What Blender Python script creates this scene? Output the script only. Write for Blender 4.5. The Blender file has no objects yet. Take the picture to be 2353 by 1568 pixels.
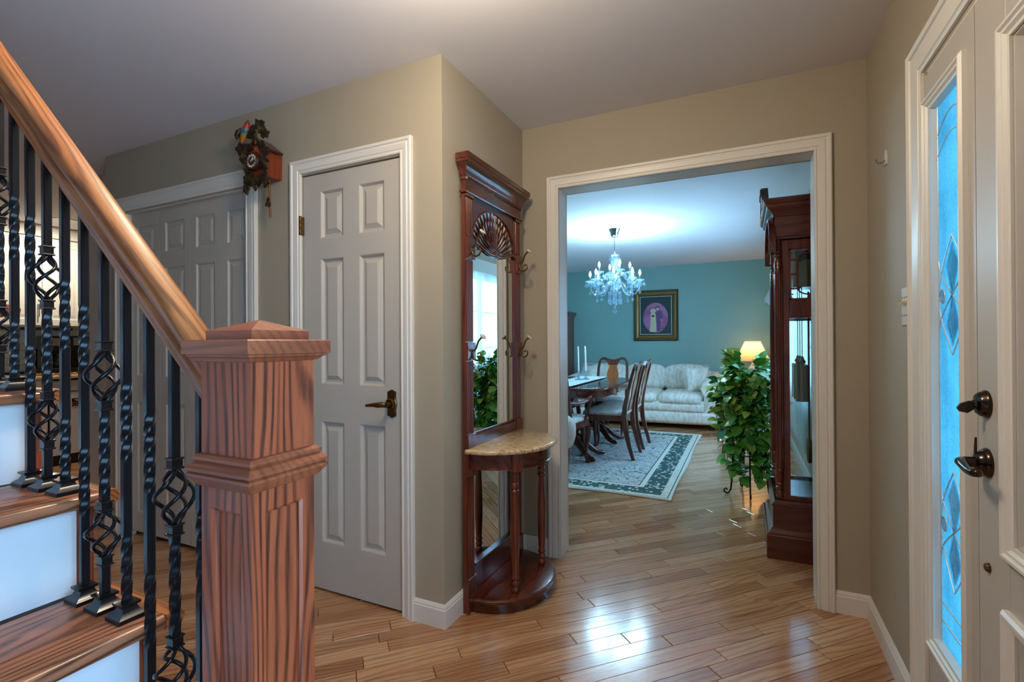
import bpy, bmesh, math, random
from mathutils import Matrix, Vector
SC = bpy.context.scene
COL = SC.collection
PI = math.pi
rnd = random.Random(7)

# ------------------------------------------------------------------ camera
F_PX, YAW, PITCH, ROLL, EYE = 1124.22, .4429, .0030, .0059, 1.2093
_fw = Vector((-math.sin(YAW), math.cos(YAW), 0)); _rt = Vector((math.cos(YAW), math.sin(YAW), 0)); _up = Vector((0, 0, 1))
_fw, _up = _fw*math.cos(PITCH) + _up*math.sin(PITCH), _up*math.cos(PITCH) - _fw*math.sin(PITCH)
_R = _rt*math.cos(ROLL) - _up*math.sin(ROLL)
_U = _rt*math.sin(ROLL) + _up*math.cos(ROLL)
cam_data = bpy.data.cameras.new('camera')
cam_data.sensor_width = 36; cam_data.lens = F_PX/2353*36; cam_data.clip_start = .02
cam = bpy.data.objects.new('camera', cam_data); COL.objects.link(cam)
cam.matrix_world = Matrix(((_R.x, _U.x, -_fw.x, 0), (_R.y, _U.y, -_fw.y, 0), (_R.z, _U.z, -_fw.z, EYE), (0, 0, 0, 1)))
SC.camera = cam

def floor_point(u, v):                      # photograph pixel -> point on the floor
    a2, b2 = (u-1176.5)/F_PX, (v-784)/F_PX
    d = _fw + _R*a2 - _U*b2
    t = -EYE/d.z
    return d.x*t, d.y*t

# ------------------------------------------------------------------ world and exposure
world = bpy.data.worlds.new('sky'); SC.world = world; world.use_nodes = True
_bg = world.node_tree.nodes['Background']
_bg.inputs[0].default_value = (.36, .64, 1.0, 1); _bg.inputs[1].default_value = 7.0
SC.view_settings.view_transform = 'Standard'; SC.view_settings.look = 'None'
SC.view_settings.gamma = 1; SC.view_settings.use_curve_mapping = False
SC.view_settings.exposure = 1.2
try:
    SC.cycles.max_bounces = 7; SC.cycles.diffuse_bounces = 4; SC.cycles.glossy_bounces = 4
    SC.cycles.transparent_max_bounces = 12; SC.cycles.transmission_bounces = 4
    SC.cycles.caustics_reflective = False; SC.cycles.caustics_refractive = False
    SC.cycles.sample_clamp_indirect = 4; SC.cycles.use_denoising = True
    SC.cycles.use_adaptive_sampling = True; SC.cycles.adaptive_threshold = .05
except Exception:
    pass

def lamp(name, kind, loc, energy, color, size=.05, parent=None, rot=None):
    d = bpy.data.lights.new(name, kind); d.energy = energy; d.color = color
    if kind == 'AREA':
        d.shape = 'DISK'; d.size = size
    else:
        d.shadow_soft_size = size
    o = bpy.data.objects.new(name, d); COL.objects.link(o); o.location = loc
    if rot: o.rotation_euler = rot
    if parent:
        o.parent = parent; o.matrix_parent_inverse = W(parent).inverted()
    return o

# ------------------------------------------------------------------ things and parts
_W = {}
def W(o): return _W.get(o.name, Matrix.Identity(4))
def tag(o, label=None, cat=None, group=None, kind=None):
    if label: o['label'] = label
    if cat: o['category'] = cat
    if group: o['group'] = group
    if kind: o['kind'] = kind
    return o
def thing(name, label=None, cat=None, loc=(0, 0, 0), group=None, kind=None):
    o = bpy.data.objects.new(name, None); COL.objects.link(o); o.location = loc; o.empty_display_size = .05
    _W[o.name] = Matrix.Translation(loc)
    return tag(o, label, cat, group, kind)
def copy_tree(o, parent=None, loc=None, rz=None, label=None):
    c = o.copy(); COL.objects.link(c)
    if parent: c.parent = parent
    if loc is not None: c.location = loc
    if rz is not None: c.rotation_euler = (0, 0, rz)
    if label: c['label'] = label
    for ch in o.children: copy_tree(ch, c)
    return c
def mesh_obj(name, me, parent=None):
    o = bpy.data.objects.new(name, me); COL.objects.link(o)
    if parent:
        o.parent = parent; o.matrix_parent_inverse = W(parent).inverted()
    return o

class G:
    """collects verts and faces for ONE mesh object"""
    def __init__(s): s.v = []; s.f = []
    def add(s, vs, fs):
        o = len(s.v); s.v += [tuple(p) for p in vs]; s.f += [tuple(i+o for i in f) for f in fs]; return s
    def box(s, x0, x1, y0, y1, z0, z1, b=0):
        if b <= 0:
            vs = [(x, y, z) for x in (x0, x1) for y in (y0, y1) for z in (z0, z1)]
            return s.add(vs, [(0, 1, 3, 2), (4, 6, 7, 5), (0, 4, 5, 1), (2, 3, 7, 6), (0, 2, 6, 4), (1, 5, 7, 3)])
        b = min(b, abs(x1-x0)*.45, abs(y1-y0)*.45, abs(z1-z0)*.45)
        vs, ix = [], {}
        for i, (X, ix_) in enumerate(((x0, 1), (x1, -1))):
            for j, (Y, jy) in enumerate(((y0, 1), (y1, -1))):
                for k, (Z, kz) in enumerate(((z0, 1), (z1, -1))):
                    for a, p in enumerate(((X, Y+jy*b, Z+kz*b), (X+ix_*b, Y, Z+kz*b), (X+ix_*b, Y+jy*b, Z))):
                        ix[i, j, k, a] = len(vs); vs.append(p)
        fs = []
        for i in (0, 1): fs.append([ix[i, j, k, 0] for j, k in ((0, 0), (0, 1), (1, 1), (1, 0))])
        for j in (0, 1): fs.append([ix[i, j, k, 1] for i, k in ((0, 0), (0, 1), (1, 1), (1, 0))])
        for k in (0, 1): fs.append([ix[i, j, k, 2] for i, j in ((0, 0), (0, 1), (1, 1), (1, 0))])
        for i in (0, 1):
            for j in (0, 1): fs.append([ix[i, j, 0, 0], ix[i, j, 1, 0], ix[i, j, 1, 1], ix[i, j, 0, 1]])
            for k in (0, 1): fs.append([ix[i, 0, k, 0], ix[i, 1, k, 0], ix[i, 1, k, 2], ix[i, 0, k, 2]])
        for j in (0, 1):
            for k in (0, 1): fs.append([ix[0, j, k, 1], ix[1, j, k, 1], ix[1, j, k, 2], ix[0, j, k, 2]])
        for i in (0, 1):
            for j in (0, 1):
                for k in (0, 1): fs.append([ix[i, j, k, 0], ix[i, j, k, 1], ix[i, j, k, 2]])
        return s.add(vs, fs)
    def prism(s, poly, lo, hi, axis='z'):
        def P(a, b, c): return {'z': (a, b, c), 'y': (a, c, b), 'x': (c, a, b)}[axis]
        n = len(poly)
        vs = [P(a, b, lo) for a, b in poly] + [P(a, b, hi) for a, b in poly]
        return s.add(vs, [tuple(range(n)), tuple(range(n, 2*n))] + [(i, (i+1) % n, n+(i+1) % n, n+i) for i in range(n)])
    def tube(s, pts, r, n=8, sq=False):
        pts = [Vector(p) for p in pts]; m = len(pts)
        rs = r if isinstance(r, (list, tuple)) else [r]*m
        t0 = (pts[1]-pts[0]).normalized()
        ref = Vector((0, 0, 1)) if abs(t0.z) < .9 else Vector((1, 0, 0))
        u = t0.cross(ref).normalized(); vs, fs = [], []
        for i, p in enumerate(pts):
            t = (pts[min(i+1, m-1)]-pts[max(i-1, 0)])
            if t.length < 1e-9: t = t0
            t.normalize(); u = (u - t*u.dot(t)).normalized(); w = t.cross(u)
            for k in range(n):
                a = 2*PI*(k+.5)/n
                vs.append(p + (u*math.cos(a) + w*math.sin(a))*rs[i])
        for i in range(m-1):
            for k in range(n):
                fs.append((i*n+k, i*n+(k+1) % n, (i+1)*n+(k+1) % n, (i+1)*n+k))
        fs += [tuple(range(n)), tuple(range((m-1)*n, m*n))]
        return s.add(vs, fs)
    def lathe(s, prof, c=(0, 0, 0), n=16, axis='z', a0=0, a1=None):
        full = a1 is None; a1 = 2*PI if full else a1
        k = n if full else n+1; vs, fs = [], []
        for r, z in prof:
            for i in range(k):
                a = a0 + (a1-a0)*i/n; x, y = r*math.cos(a), r*math.sin(a)
                p = {'z': (x, y, z), 'x': (z, x, y), 'y': (x, z, y)}[axis]
                vs.append((p[0]+c[0], p[1]+c[1], p[2]+c[2]))
        m = len(prof)
        for j in range(m-1):
            for i in range(n if full else n):
                i2 = (i+1) % k if full else i+1
                fs.append((j*k+i, j*k+i2, (j+1)*k+i2, (j+1)*k+i))
        if full:
            fs += [tuple(range(k)), tuple(range((m-1)*k, m*k))]
        return s.add(vs, fs)
    def ball(s, c, r, n=10, sc=(1, 1, 1)):
        h = max(4, n//2); vs, fs = [], []
        for j in range(h+1):
            b = PI*j/h
            for i in range(n):
                a = 2*PI*i/n
                vs.append((c[0]+r*sc[0]*math.sin(b)*math.cos(a), c[1]+r*sc[1]*math.sin(b)*math.sin(a), c[2]+r*sc[2]*math.cos(b)))
        for j in range(h):
            for i in range(n): fs.append((j*n+i, j*n+(i+1) % n, (j+1)*n+(i+1) % n, (j+1)*n+i))
        return s.add(vs, fs)
    def sweep(s, path, prof, to, closed=False):
        """profile (u = left of the path, v = out) along a 2-D path with mitred corners; to(p, q, out) -> xyz"""
        n = len(path); m = len(prof); vs, fs = [], []
        def nrm(a, b):
            dx, dy = b[0]-a[0], b[1]-a[1]; l = math.hypot(dx, dy); return (-dy/l, dx/l)
        for i, p in enumerate(path):
            if closed or 0 < i < n-1:
                n1, n2 = nrm(path[i-1], p), nrm(p, path[(i+1) % n])
                mx, my = n1[0]+n2[0], n1[1]+n2[1]; k = 2/(mx*mx+my*my) if (mx or my) else 1
                nx, ny = mx*k, my*k
            else:
                nx, ny = nrm(p, path[1]) if i == 0 else nrm(path[-2], p)
            for u, v in prof: vs.append(to(p[0]+nx*u, p[1]+ny*u, v))
        for i in range(n if closed else n-1):
            j = (i+1) % n
            for k in range(m): fs.append((i*m+k, i*m+(k+1) % m, j*m+(k+1) % m, j*m+k))
        if not closed: fs += [tuple(range(m)), tuple(range((n-1)*m, n*m))]
        return s.add(vs, fs)
    def puff(s, x0, x1, y0, y1, z0, z1, r=.04, bulge=.0, n=6):
        """soft rounded cushion"""
        c = Vector(((x0+x1)/2, (y0+y1)/2, (z0+z1)/2)); h = Vector(((x1-x0)/2, (y1-y0)/2, (z1-z0)/2))
        r = min(r, *[q*.98 for q in h]); key = {}; vs, fs = [], []
        def V(p):
            q = Vector([max(-h[i]+r, min(h[i]-r, p[i]*h[i])) for i in range(3)])
            d = Vector([p[i]*h[i] for i in range(3)]) - q
            if d.length > 1e-9: q = q + d.normalized()*r
            w = [(1-abs(p[(i+1) % 3])**2)*(1-abs(p[(i+2) % 3])**2) for i in range(3)]
            q = q + Vector([bulge*w[i]*(1 if p[i] > .99 else -1 if p[i] < -.99 else 0) for i in range(3)])
            return q + c
        def I(p):
            k = tuple(round(a, 4) for a in p)
            if k not in key: key[k] = len(vs); vs.append(V(p))
            return key[k]
        g = [math.sin(PI/2*(-1+2*i/n))*.35 + (-1+2*i/n)*.65 for i in range(n+1)]
        for ax in range(3):
            for sg in (-1, 1):
                for i in range(n):
                    for j in range(n):
                        q = []
                        for a, b in ((i, j), (i+1, j), (i+1, j+1), (i, j+1)):
                            p = [0, 0, 0]; p[ax] = sg; p[(ax+1) % 3] = g[a]; p[(ax+2) % 3] = g[b]; q.append(I(p))
                        fs.append(tuple(q))
        return s.add(vs, fs)
    def xf(s, M):
        s.v = [tuple(M @ Vector(p)) for p in s.v]; return s
    def mesh(s, name, mat, smooth=35):
        me = bpy.data.meshes.new(name); me.from_pydata(s.v, [], s.f)
        bm = bmesh.new(); bm.from_mesh(me)
        bmesh.ops.remove_doubles(bm, verts=bm.verts, dist=1e-6)
        bmesh.ops.recalc_face_normals(bm, faces=bm.faces); bm.to_mesh(me); bm.free()
        if smooth:
            me.polygons.foreach_set('use_smooth', [True]*len(me.polygons))
            me.set_sharp_from_angle(angle=math.radians(smooth))
        if mat: me.materials.append(mat)
        me.update(); return me
    def obj(s, name, mat, parent=None, smooth=35):
        return mesh_obj(name, s.mesh(name, mat, smooth), parent)

def lin(h):
    h = h.lstrip('#'); c = [int(h[i:i+2], 16)/255 for i in (0, 2, 4)]
    return tuple(x/12.92 if x <= .04045 else ((x+.055)/1.055)**2.4 for x in c) + (1,)

# ------------------------------------------------------------------ materials
class N:
    """tiny node helper"""
    def __init__(s, name):
        s.m = bpy.data.materials.new(name); s.m.use_nodes = True; s.t = s.m.node_tree
        s.b = s.t.nodes['Principled BSDF']; s.out = s.t.nodes['Material Output']
    def n(s, kind, **kw):
        x = s.t.nodes.new('ShaderNode'+kind)
        for k, v in kw.items():
            if k.startswith('i_'):
                key = k[2:]; key = int(key) if key.isdigit() else key.replace('_', ' ')
                if hasattr(v, 'is_output') or isinstance(v, bpy.types.NodeSocket): s.t.links.new(v, x.inputs[key])
                else: x.inputs[key].default_value = v
            else: setattr(x, k, v)
        return x
    def l(s, a, b): s.t.links.new(a, b)
    def ramp(s, fac, stops, interp='LINEAR'):
        r = s.t.nodes.new('ShaderNodeValToRGB'); s.l(fac, r.inputs[0]); e = r.color_ramp; e.interpolation = interp
        while len(e.elements) < len(stops): e.elements.new(.5)
        for q, (p, c) in zip(e.elements, stops):
            q.position = p; q.color = lin(c) if isinstance(c, str) else (c, c, c, 1)
        return r.outputs[0]
    def mix(s, fac, a, b, mode='MIX'):
        x = s.t.nodes.new('ShaderNodeMix'); x.data_type = 'RGBA'; x.blend_type = mode
        for k, v in ((0, fac), (6, a), (7, b)):
            if isinstance(v, bpy.types.NodeSocket): s.l(v, x.inputs[k])
            else: x.inputs[k].default_value = lin(v) if isinstance(v, str) else v
        return x.outputs[2]
    def math(s, op, a, b=0.0, c=None):
        x = s.t.nodes.new('ShaderNodeMath'); x.operation = op
        for k, v in ((0, a), (1, b)) + (((2, c),) if c is not None else ()):
            if isinstance(v, bpy.types.NodeSocket): s.l(v, x.inputs[k])
            else: x.inputs[k].default_value = v
        return x.outputs[0]
    def bump(s, h, strength=.2, dist=.002):
        x = s.n('Bump'); x.inputs['Strength'].default_value = strength; x.inputs['Distance'].default_value = dist
        s.l(h, x.inputs['Height']); s.l(x.outputs[0], s.b.inputs['Normal'])
    def set(s, col=None, rough=.5, metal=0, coat=0, ior=1.5, coat_rough=.12):
        if col is not None:
            if isinstance(col, bpy.types.NodeSocket): s.l(col, s.b.inputs['Base Color'])
            else: s.b.inputs['Base Color'].default_value = lin(col)
        if isinstance(rough, bpy.types.NodeSocket): s.l(rough, s.b.inputs['Roughness'])
        else: s.b.inputs['Roughness'].default_value = rough
        s.b.inputs['Metallic'].default_value = metal; s.b.inputs['Coat Weight'].default_value = coat
        s.b.inputs['Coat Roughness'].default_value = coat_rough; s.b.inputs['IOR'].default_value = ior
        return s.m

def paint(name, col, rough=.6, bump=.08, scale=180):
    k = N(name); tc = k.n('TexCoord'); no = k.n('TexNoise', i_Vector=tc.outputs['Object'], i_Scale=scale, i_Detail=3.0)
    big = k.n('TexNoise', i_Vector=tc.outputs['Object'], i_Scale=1.3, i_Detail=2.0)
    c = k.mix(k.math('MULTIPLY', big.outputs[0], .12), col, '#000000')
    k.bump(no.outputs[0], bump, .001); return k.set(c, rough)
def plain(name, col, rough=.5, metal=0, coat=0, bump=0, scale=60):
    k = N(name); tc = k.n('TexCoord')
    no = k.n('TexNoise', i_Vector=tc.outputs['Object'], i_Scale=scale, i_Detail=3.0)
    c = k.mix(k.math('MULTIPLY', no.outputs[0], .22), col, '#000000')
    if bump: k.bump(no.outputs[0], bump, .001)
    return k.set(c, rough, metal, coat)
def wood(name, dark, mid, light, axis='z', rough=.35, coat=.25, scale=1.0, line=.6, wob=16.0, rot=None, attr=False, freq=80.0, coat_rough=.12):
    """long grain: thin wavering growth lines over a soft two-tone ground, with fine pores"""
    k = N(name); tc = k.n('TexCoord'); src = tc.outputs['Object']
    if rot is not None:
        vr = k.n('VectorRotate', rotation_type='Z_AXIS'); k.l(src, vr.inputs['Vector']); vr.inputs['Angle'].default_value = rot; src = vr.outputs[0]
    if attr:
        at = k.n('Attribute'); at.attribute_name = 'tone'
        off = k.n('VectorMath', operation='SCALE'); off.inputs[0].default_value = (37.0, 13.0, 5.0); k.l(at.outputs['Fac'], off.inputs['Scale'])
        ad = k.n('VectorMath', operation='ADD'); k.l(src, ad.inputs[0]); k.l(off.outputs[0], ad.inputs[1]); src = ad.outputs[0]
    ax = 'xyz'.index(axis)
    def mp(al, ac):
        m = k.n('Mapping'); k.l(src, m.inputs['Vector']); q = [ac*scale]*3; q[ax] = al*scale; m.inputs['Scale'].default_value = q; return m.outputs[0]
    dt = k.n('VectorMath', operation='DOT_PRODUCT'); k.l(src, dt.inputs[0]); q = [1.0, 1.13, .91]; q[ax] = 0; dt.inputs[1].default_value = q
    n1 = k.n('TexNoise', i_Vector=mp(1.3, 7), i_Scale=1.0, i_Detail=2.0, i_Roughness=.45)
    ph = k.math('ADD', k.math('MULTIPLY', dt.outputs['Value'], 2*PI*freq*scale), k.math('MULTIPLY', n1.outputs[0], wob))
    ln = k.ramp(k.math('MULTIPLY_ADD', k.math('SINE', ph), .5, .5), [(0, 1.0), (.22, .75), (.5, .12), (1, 0.0)])
    n2 = k.n('TexNoise', i_Vector=mp(1.0, 9), i_Scale=1.0, i_Detail=4.0, i_Roughness=.6)
    n4 = k.n('TexNoise', i_Vector=mp(5, 130), i_Scale=1.0, i_Detail=3.0, i_Roughness=.7)
    po = k.n('TexNoise', i_Vector=mp(16, 520), i_Scale=1.0, i_Detail=2.0)
    c = k.ramp(n2.outputs[0], [(.30, mid), (.70, light)])
    amt = k.math('MULTIPLY', k.math('MULTIPLY', ln, k.ramp(n4.outputs[0], [(.30, .35), (.62, 1.0)])), line)
    c = k.mix(amt, c, dark)
    c = k.mix(.28, c, k.ramp(po.outputs[0], [(.36, .35), (.50, 1.0)]), 'MULTIPLY')
    if attr:
        c = k.mix(1.0, c, k.ramp(at.outputs['Fac'], [(0, '#cdb8a8'), (.3, '#e2d5c9'), (.65, '#f4ece2'), (1, '#ffffff')]), 'MULTIPLY')
    k.bump(n4.outputs[0], .08, .001)
    return k.set(c, rough, 0, coat, 1.5, coat_rough)
def thin_glass(name, tint=(1, 1, 1, 1), gloss=.12, rough=.02, bump=0, scale=80, haze=0):
    k = N(name); k.t.nodes.remove(k.b)
    tr = k.n('BsdfTransparent'); tr.inputs[0].default_value = tint
    gl = k.n('BsdfGlossy'); gl.inputs['Roughness'].default_value = rough
    lw = k.n('LayerWeight'); lw.inputs['Blend'].default_value = .25
    mx = k.n('MixShader'); k.l(k.math('ADD', k.math('MULTIPLY', lw.outputs['Fresnel'], .6), gloss), mx.inputs[0])
    k.l(tr.outputs[0], mx.inputs[1]); k.l(gl.outputs[0], mx.inputs[2]); last = mx.outputs[0]
    if bump:
        tc = k.n('TexCoord'); no = k.n('TexNoise', i_Vector=tc.outputs['Object'], i_Scale=scale, i_Detail=3.0)
        bp = k.n('Bump'); bp.inputs['Strength'].default_value = bump; bp.inputs['Distance'].default_value = .003
        k.l(no.outputs[0], bp.inputs['Height']); k.l(bp.outputs[0], gl.inputs['Normal'])
    if haze:
        tl = k.n('BsdfTranslucent'); tl.inputs[0].default_value = tint
        m2 = k.n('MixShader'); m2.inputs[0].default_value = haze; k.l(last, m2.inputs[1]); k.l(tl.outputs[0], m2.inputs[2]); last = m2.outputs[0]
    k.l(last, k.out.inputs['Surface']); return k.m
def glow(name, col, strength):
    k = N(name); k.set(col, .4); k.b.inputs['Emission Color'].default_value = lin(col); k.b.inputs['Emission Strength'].default_value = strength
    return k.m

M = {}
M['wall'] = paint('beige_wall_paint', '#b3a792')
M['teal'] = paint('teal_wall_paint', '#8ab5b1')
M['ceil'] = paint('ceiling_paint', '#eae7ec', .8)
M['trim'] = paint('white_trim_paint', '#ece6dc', .35, .04, 90)
M['door'] = paint('white_door_paint', '#c5bdb2', .42, .06, 140)
M['riser'] = paint('white_riser_paint', '#e4e4e6', .22, .05, 60)
M['oak_z'] = wood('stained_oak_upright', '#340f06', '#913c20', '#bb6038', 'z', .45, .25, 1.0, .92, 85, freq=58, coat_rough=.35)
M['oak_x'] = wood('stained_oak_lengthwise', '#4a1d0a', '#a65626', '#d08544', 'x', .45, .25, 1.0, .8, 45, freq=75, coat_rough=.3)
M['oak_n'] = wood('stained_oak_newel_trim', '#3c1509', '#8c4427', '#b0603a', 'x', .45, .5, 1.0, .45, 45, freq=60, coat_rough=.35)
M['oak_y'] = wood('stained_oak_tread', '#3c1a10', '#965638', '#b87a58', 'y', .28, .2, 1.0, .85, 60, freq=50)
M['iron'] = plain('black_iron', '#14181f', .32, .55, .2)
M['mah_z'] = wood('dark_mahogany_upright', '#240b06', '#592112', '#7c381d', 'z', .25, .4, 1.0, .55, 30, freq=22)
M['mah_y'] = wood('dark_mahogany_crosswise', '#200a06', '#4e1c10', '#6c2e19', 'y', .25, .4, 1.0, .55, 30, freq=22)
M['mah_x'] = wood('dark_mahogany_deepwise', '#200a06', '#4e1c10', '#6c2e19', 'x', .25, .4, 1.0, .55, 30, freq=22)
M['table'] = wood('polished_cherry', '#2a100a', '#57241a', '#6e3426', 'y', .06, .6, 1.0, .5, 14, freq=35)
M['chair'] = wood('cherry_chair_wood', '#200c09', '#4c1e15', '#683020', 'z', .22, .4, 1.0, .55, 30, freq=22)
M['splat'] = wood('light_cherry_splat', '#4a2011', '#8c4a27', '#b06a38', 'z', .22, .4, 1.0, .6, 14, freq=45)
M['brass'] = plain('brass', '#a9813f', .25, .95)
M['old_brass'] = plain('antique_brass', '#6e5330', .3, .9, 0, .3, 90)
M['bronze'] = plain('dark_bronze', '#4c4037', .18, .95)
M['chrome'] = plain('chrome', '#b9c4cc', .08, 1)
M['black'] = plain('black_plastic', '#0b0b0d', .25)
M['porcelain'] = plain('porcelain', '#efe3d2', .2)
M['white'] = plain('white_plastic', '#e9e6df', .35)
M['almond'] = plain('almond_plastic', '#d8c7a4', .35)
M['dark'] = plain('dark_gap', '#0c0b0a', .8)
# ------------------------------------------------------------------ the setting
H = 2.44; YC = 1.752; YB = 2.5915; YB2 = 2.72; X1 = -1.155; X2 = .4895; YD = 8.232
def struct(o): o['kind'] = 'structure'; return o

M['floor'] = wood('plank_floor', '#74452b', '#cc9267', '#e8bd92', 'x', .17, .5, 1.0, .5, 40, rot=-math.radians(45.4), attr=True, freq=40)
floor = struct(G().box(-7.0, .62, -1.6, 8.36, -.07, -.014).obj('floor', M['dark']))

def clip(poly, f):
    out = []
    for i, p in enumerate(poly):
        q = poly[(i+1) % len(poly)]; a, b = f(p), f(q)
        if a >= 0: out.append(p)
        if (a >= 0) != (b >= 0): t = a/(a-b); out.append((p[0]+(q[0]-p[0])*t, p[1]+(q[1]-p[1])*t))
    return out
def build_planks():
    A = math.radians(45.4); T = (math.cos(A), math.sin(A)); Nn = (-math.sin(A), math.cos(A)); w = .0723; n0 = 1.757
    # end joints read off the photograph fix the boards that show largest
    pix = [(1314, 1465), (1434, 1464), (1530, 1470), (1652, 1501), (1507, 1395), (1356, 1383), (1487, 1317), (1611, 1309), (1630, 1344), (1288, 1320),
           (1524, 1290), (1713, 1307), (1737, 1444), (1713, 1368), (731, 1411), (765, 1470), (891, 1475), (895, 1428), (1054, 1495), (1237, 1431), (1285, 1560), (1613, 1258), (1525, 1260)]
    known = {}
    for u, v in pix:
        x, y = floor_point(u, v); n = x*Nn[0]+y*Nn[1]; t = x*T[0]+y*T[1]
        known.setdefault(math.floor((n-n0)/w), []).append(t)
    rects = ((-6.86, X2+.02, .1, YC+.02), (X1-.02, X2+.02, YC-.02, YB+.06), (-2.95, X2+.02, YB+.06, YD+.02), (-6.86, -3.77, YC, 4.2))
    def seen(x, y): return any(a-.25 < x < b+.25 and c-.25 < y < d+.25 for a, b, c, d in rects)
    planks = []
    for row in range(-30, 190):
        na, nb = n0+row*w, n0+(row+1)*w
        ts = sorted(known.get(row, []))
        t = ts[0] if ts else rnd.uniform(0, .5)
        js = list(ts) or [t]
        while js[0] > -7: js.insert(0, js[0]-rnd.uniform(.28, .85))
        i = len(js)-1
        while js[-1] < 9: js.append(js[-1]+rnd.uniform(.28, .85))
        full = [js[0]]
        for b in js[1:]:
            if b-full[-1] > .95: full.append((full[-1]+b)/2+rnd.uniform(-.1, .1))
            full.append(b)
        for a, b in zip(full, full[1:]):
            g = .0011
            q = [(a+g, na+g), (b-g, na+g), (b-g, nb-g), (a+g, nb-g)]
            q = [(t*T[0]+n*Nn[0], t*T[1]+n*Nn[1]) for t, n in q]
            cx, cy = sum(p[0] for p in q)/4, sum(p[1] for p in q)/4
            if not seen(cx, cy): continue
            for f in (lambda p: p[0]+6.86, lambda p: X2+.02-p[0], lambda p: p[1]-.1, lambda p: YD+.02-p[1]):
                q = clip(q, f)
                if len(q) < 3: break
            if len(q) < 3: continue
            # view score: how large it shows, and whether a line of sight on the floor plan is open
            dep = -cx*math.sin(YAW)+cy*math.cos(YAW); lat = cx*math.cos(YAW)+cy*math.sin(YAW)
            ok = dep > .9 and abs(lat/dep) < 1.15
            if cy > YB: s = cx*YB/cy; ok = ok and -1.02 < s < .33
            elif cx < X1: ok = ok and (cy < YC+.05) and not (cx > -1.5 and cy < .55)
            if -2.6 < cx < -.56 and 3.95 < cy < 6.65: ok = False          # under the rug
            planks.append(((b-a)/max(dep, .3)**3 if ok else 0, q))
    planks.sort(key=lambda p: -p[0])
    def prism(g, q, c):
        n = len(q); k = 1-.0016/.036
        m = (sum(p[0] for p in q)/n, sum(p[1] for p in q)/n)
        def ins(p):
            d = math.hypot(p[0]-m[0], p[1]-m[1]); e = max(0, 1-.0022/max(d, .003)); return (m[0]+(p[0]-m[0])*e, m[1]+(p[1]-m[1])*e)
        vs = [(x, y, -.0138) for x, y in q] + [(x, y, -.0012) for x, y in q] + [(*ins(p), 0) for p in q]
        g.add(vs, [tuple(range(2*n, 3*n))] + [(i, (i+1) % n, n+(i+1) % n, n+i) for i in range(n)] + [(n+i, n+(i+1) % n, 2*n+(i+1) % n, 2*n+i) for i in range(n)])
        return [c]*(2*n+1)
    def finish(name, g, tones):
        me = bpy.data.meshes.new(name); me.from_pydata(g.v, [], g.f)
        at = me.attributes.new('tone', 'FLOAT', 'FACE'); at.data.foreach_set('value', tones); me.materials.append(M['floor']); me.update()
        return mesh_obj(name, me, floor)
    rest, rt = G(), []
    for i, (sc, q) in enumerate(planks):
        if i < 300: g = G(); tn = prism(g, q, rnd.random()); finish('plank', g, tn)
        else: rt += prism(rest, q, rnd.random())
    finish('plank_remainder', rest, rt)['kind'] = 'stuff'
build_planks()

struct(G().box(-7.0, .62, -1.6, 8.36, H, H+.06).obj('ceiling', M['ceil']))
# wall with the bifold closet and the six-panel door
BX0, BX1, DX0, DX1, DH = -3.55, -2.385, -1.990, -1.366, 2.045
w = G()
for a, b in ((-3.766, BX0), (BX1, DX0), (DX1, X1)): w.box(a, b, YC, YC+.12, 0, H)
for a, b in ((BX0, BX1), (DX0, DX1)): w.box(a, b, YC, YC+.12, DH, H)
struct(w.obj('wall_closet', M['wall']))
struct(G().box(-3.77, X1-.12, YC+.5, YC+.52, 0, H).obj('wall_closet_inner', M['wall']))
struct(G().box(-3.766, -3.66, YC+.12, 4.2, 0, H).obj('wall_kitchen_end', M['wall']))
struct(G().box(X1-.12, X1, YC+.12, YB, 0, H).obj('wall_alcove', M['wall']))
OX0, OX1, OH = -.934, .291, 2.07
w = G().box(-3.05, OX0-.012, YB, YB2, 0, H).box(OX1+.012, X2, YB, YB2, 0, H).box(OX0-.012, OX1+.012, YB, YB2, OH+.012, H)
struct(w.obj('wall_opening', M['wall']))
# right wall: front door unit and the dining window are openings in it
WY0, WY1, WZ0, WZ1 = 4.15, 6.75, .72, 2.02
FY0, FY1, FH = .545, 1.830, 1.995
LY0, LY1, LZ0, LZ1 = -.75, .43, .40, 2.05
w = G()
for y0, y1, z0, z1 in ((-1.6, LY0, 0, H), (LY0, LY1, 0, LZ0), (LY0, LY1, LZ1, H), (LY1, FY0, 0, H), (FY1, WY0, 0, H), (WY1, YD, 0, H), (FY0, FY1, FH, H), (WY0, WY1, 0, WZ0), (WY0, WY1, WZ1, H)):
    w.box(X2, .62, y0, y1, z0, z1)
struct(w.obj('wall_right', M['wall']))
struct(G().box(-3.05, .62, YD, 8.36, 0, H).obj('wall_dining_back', M['teal']))
struct(G().box(-3.05, -2.95, YB2, YD, 0, H).obj('wall_dining_left', M['teal']))
struct(G().box(-6.98, -6.86, -1.6, 4.3, 0, H).obj('wall_kitchen', M['wall']))
struct(G().box(-6.98, .62, -1.72, -1.6, 0, H).obj('wall_front', M['wall']))
struct(G().box(-6.86, -3.77, 4.2, 4.3, 0, H).obj('wall_kitchen_back', M['wall']))

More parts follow.
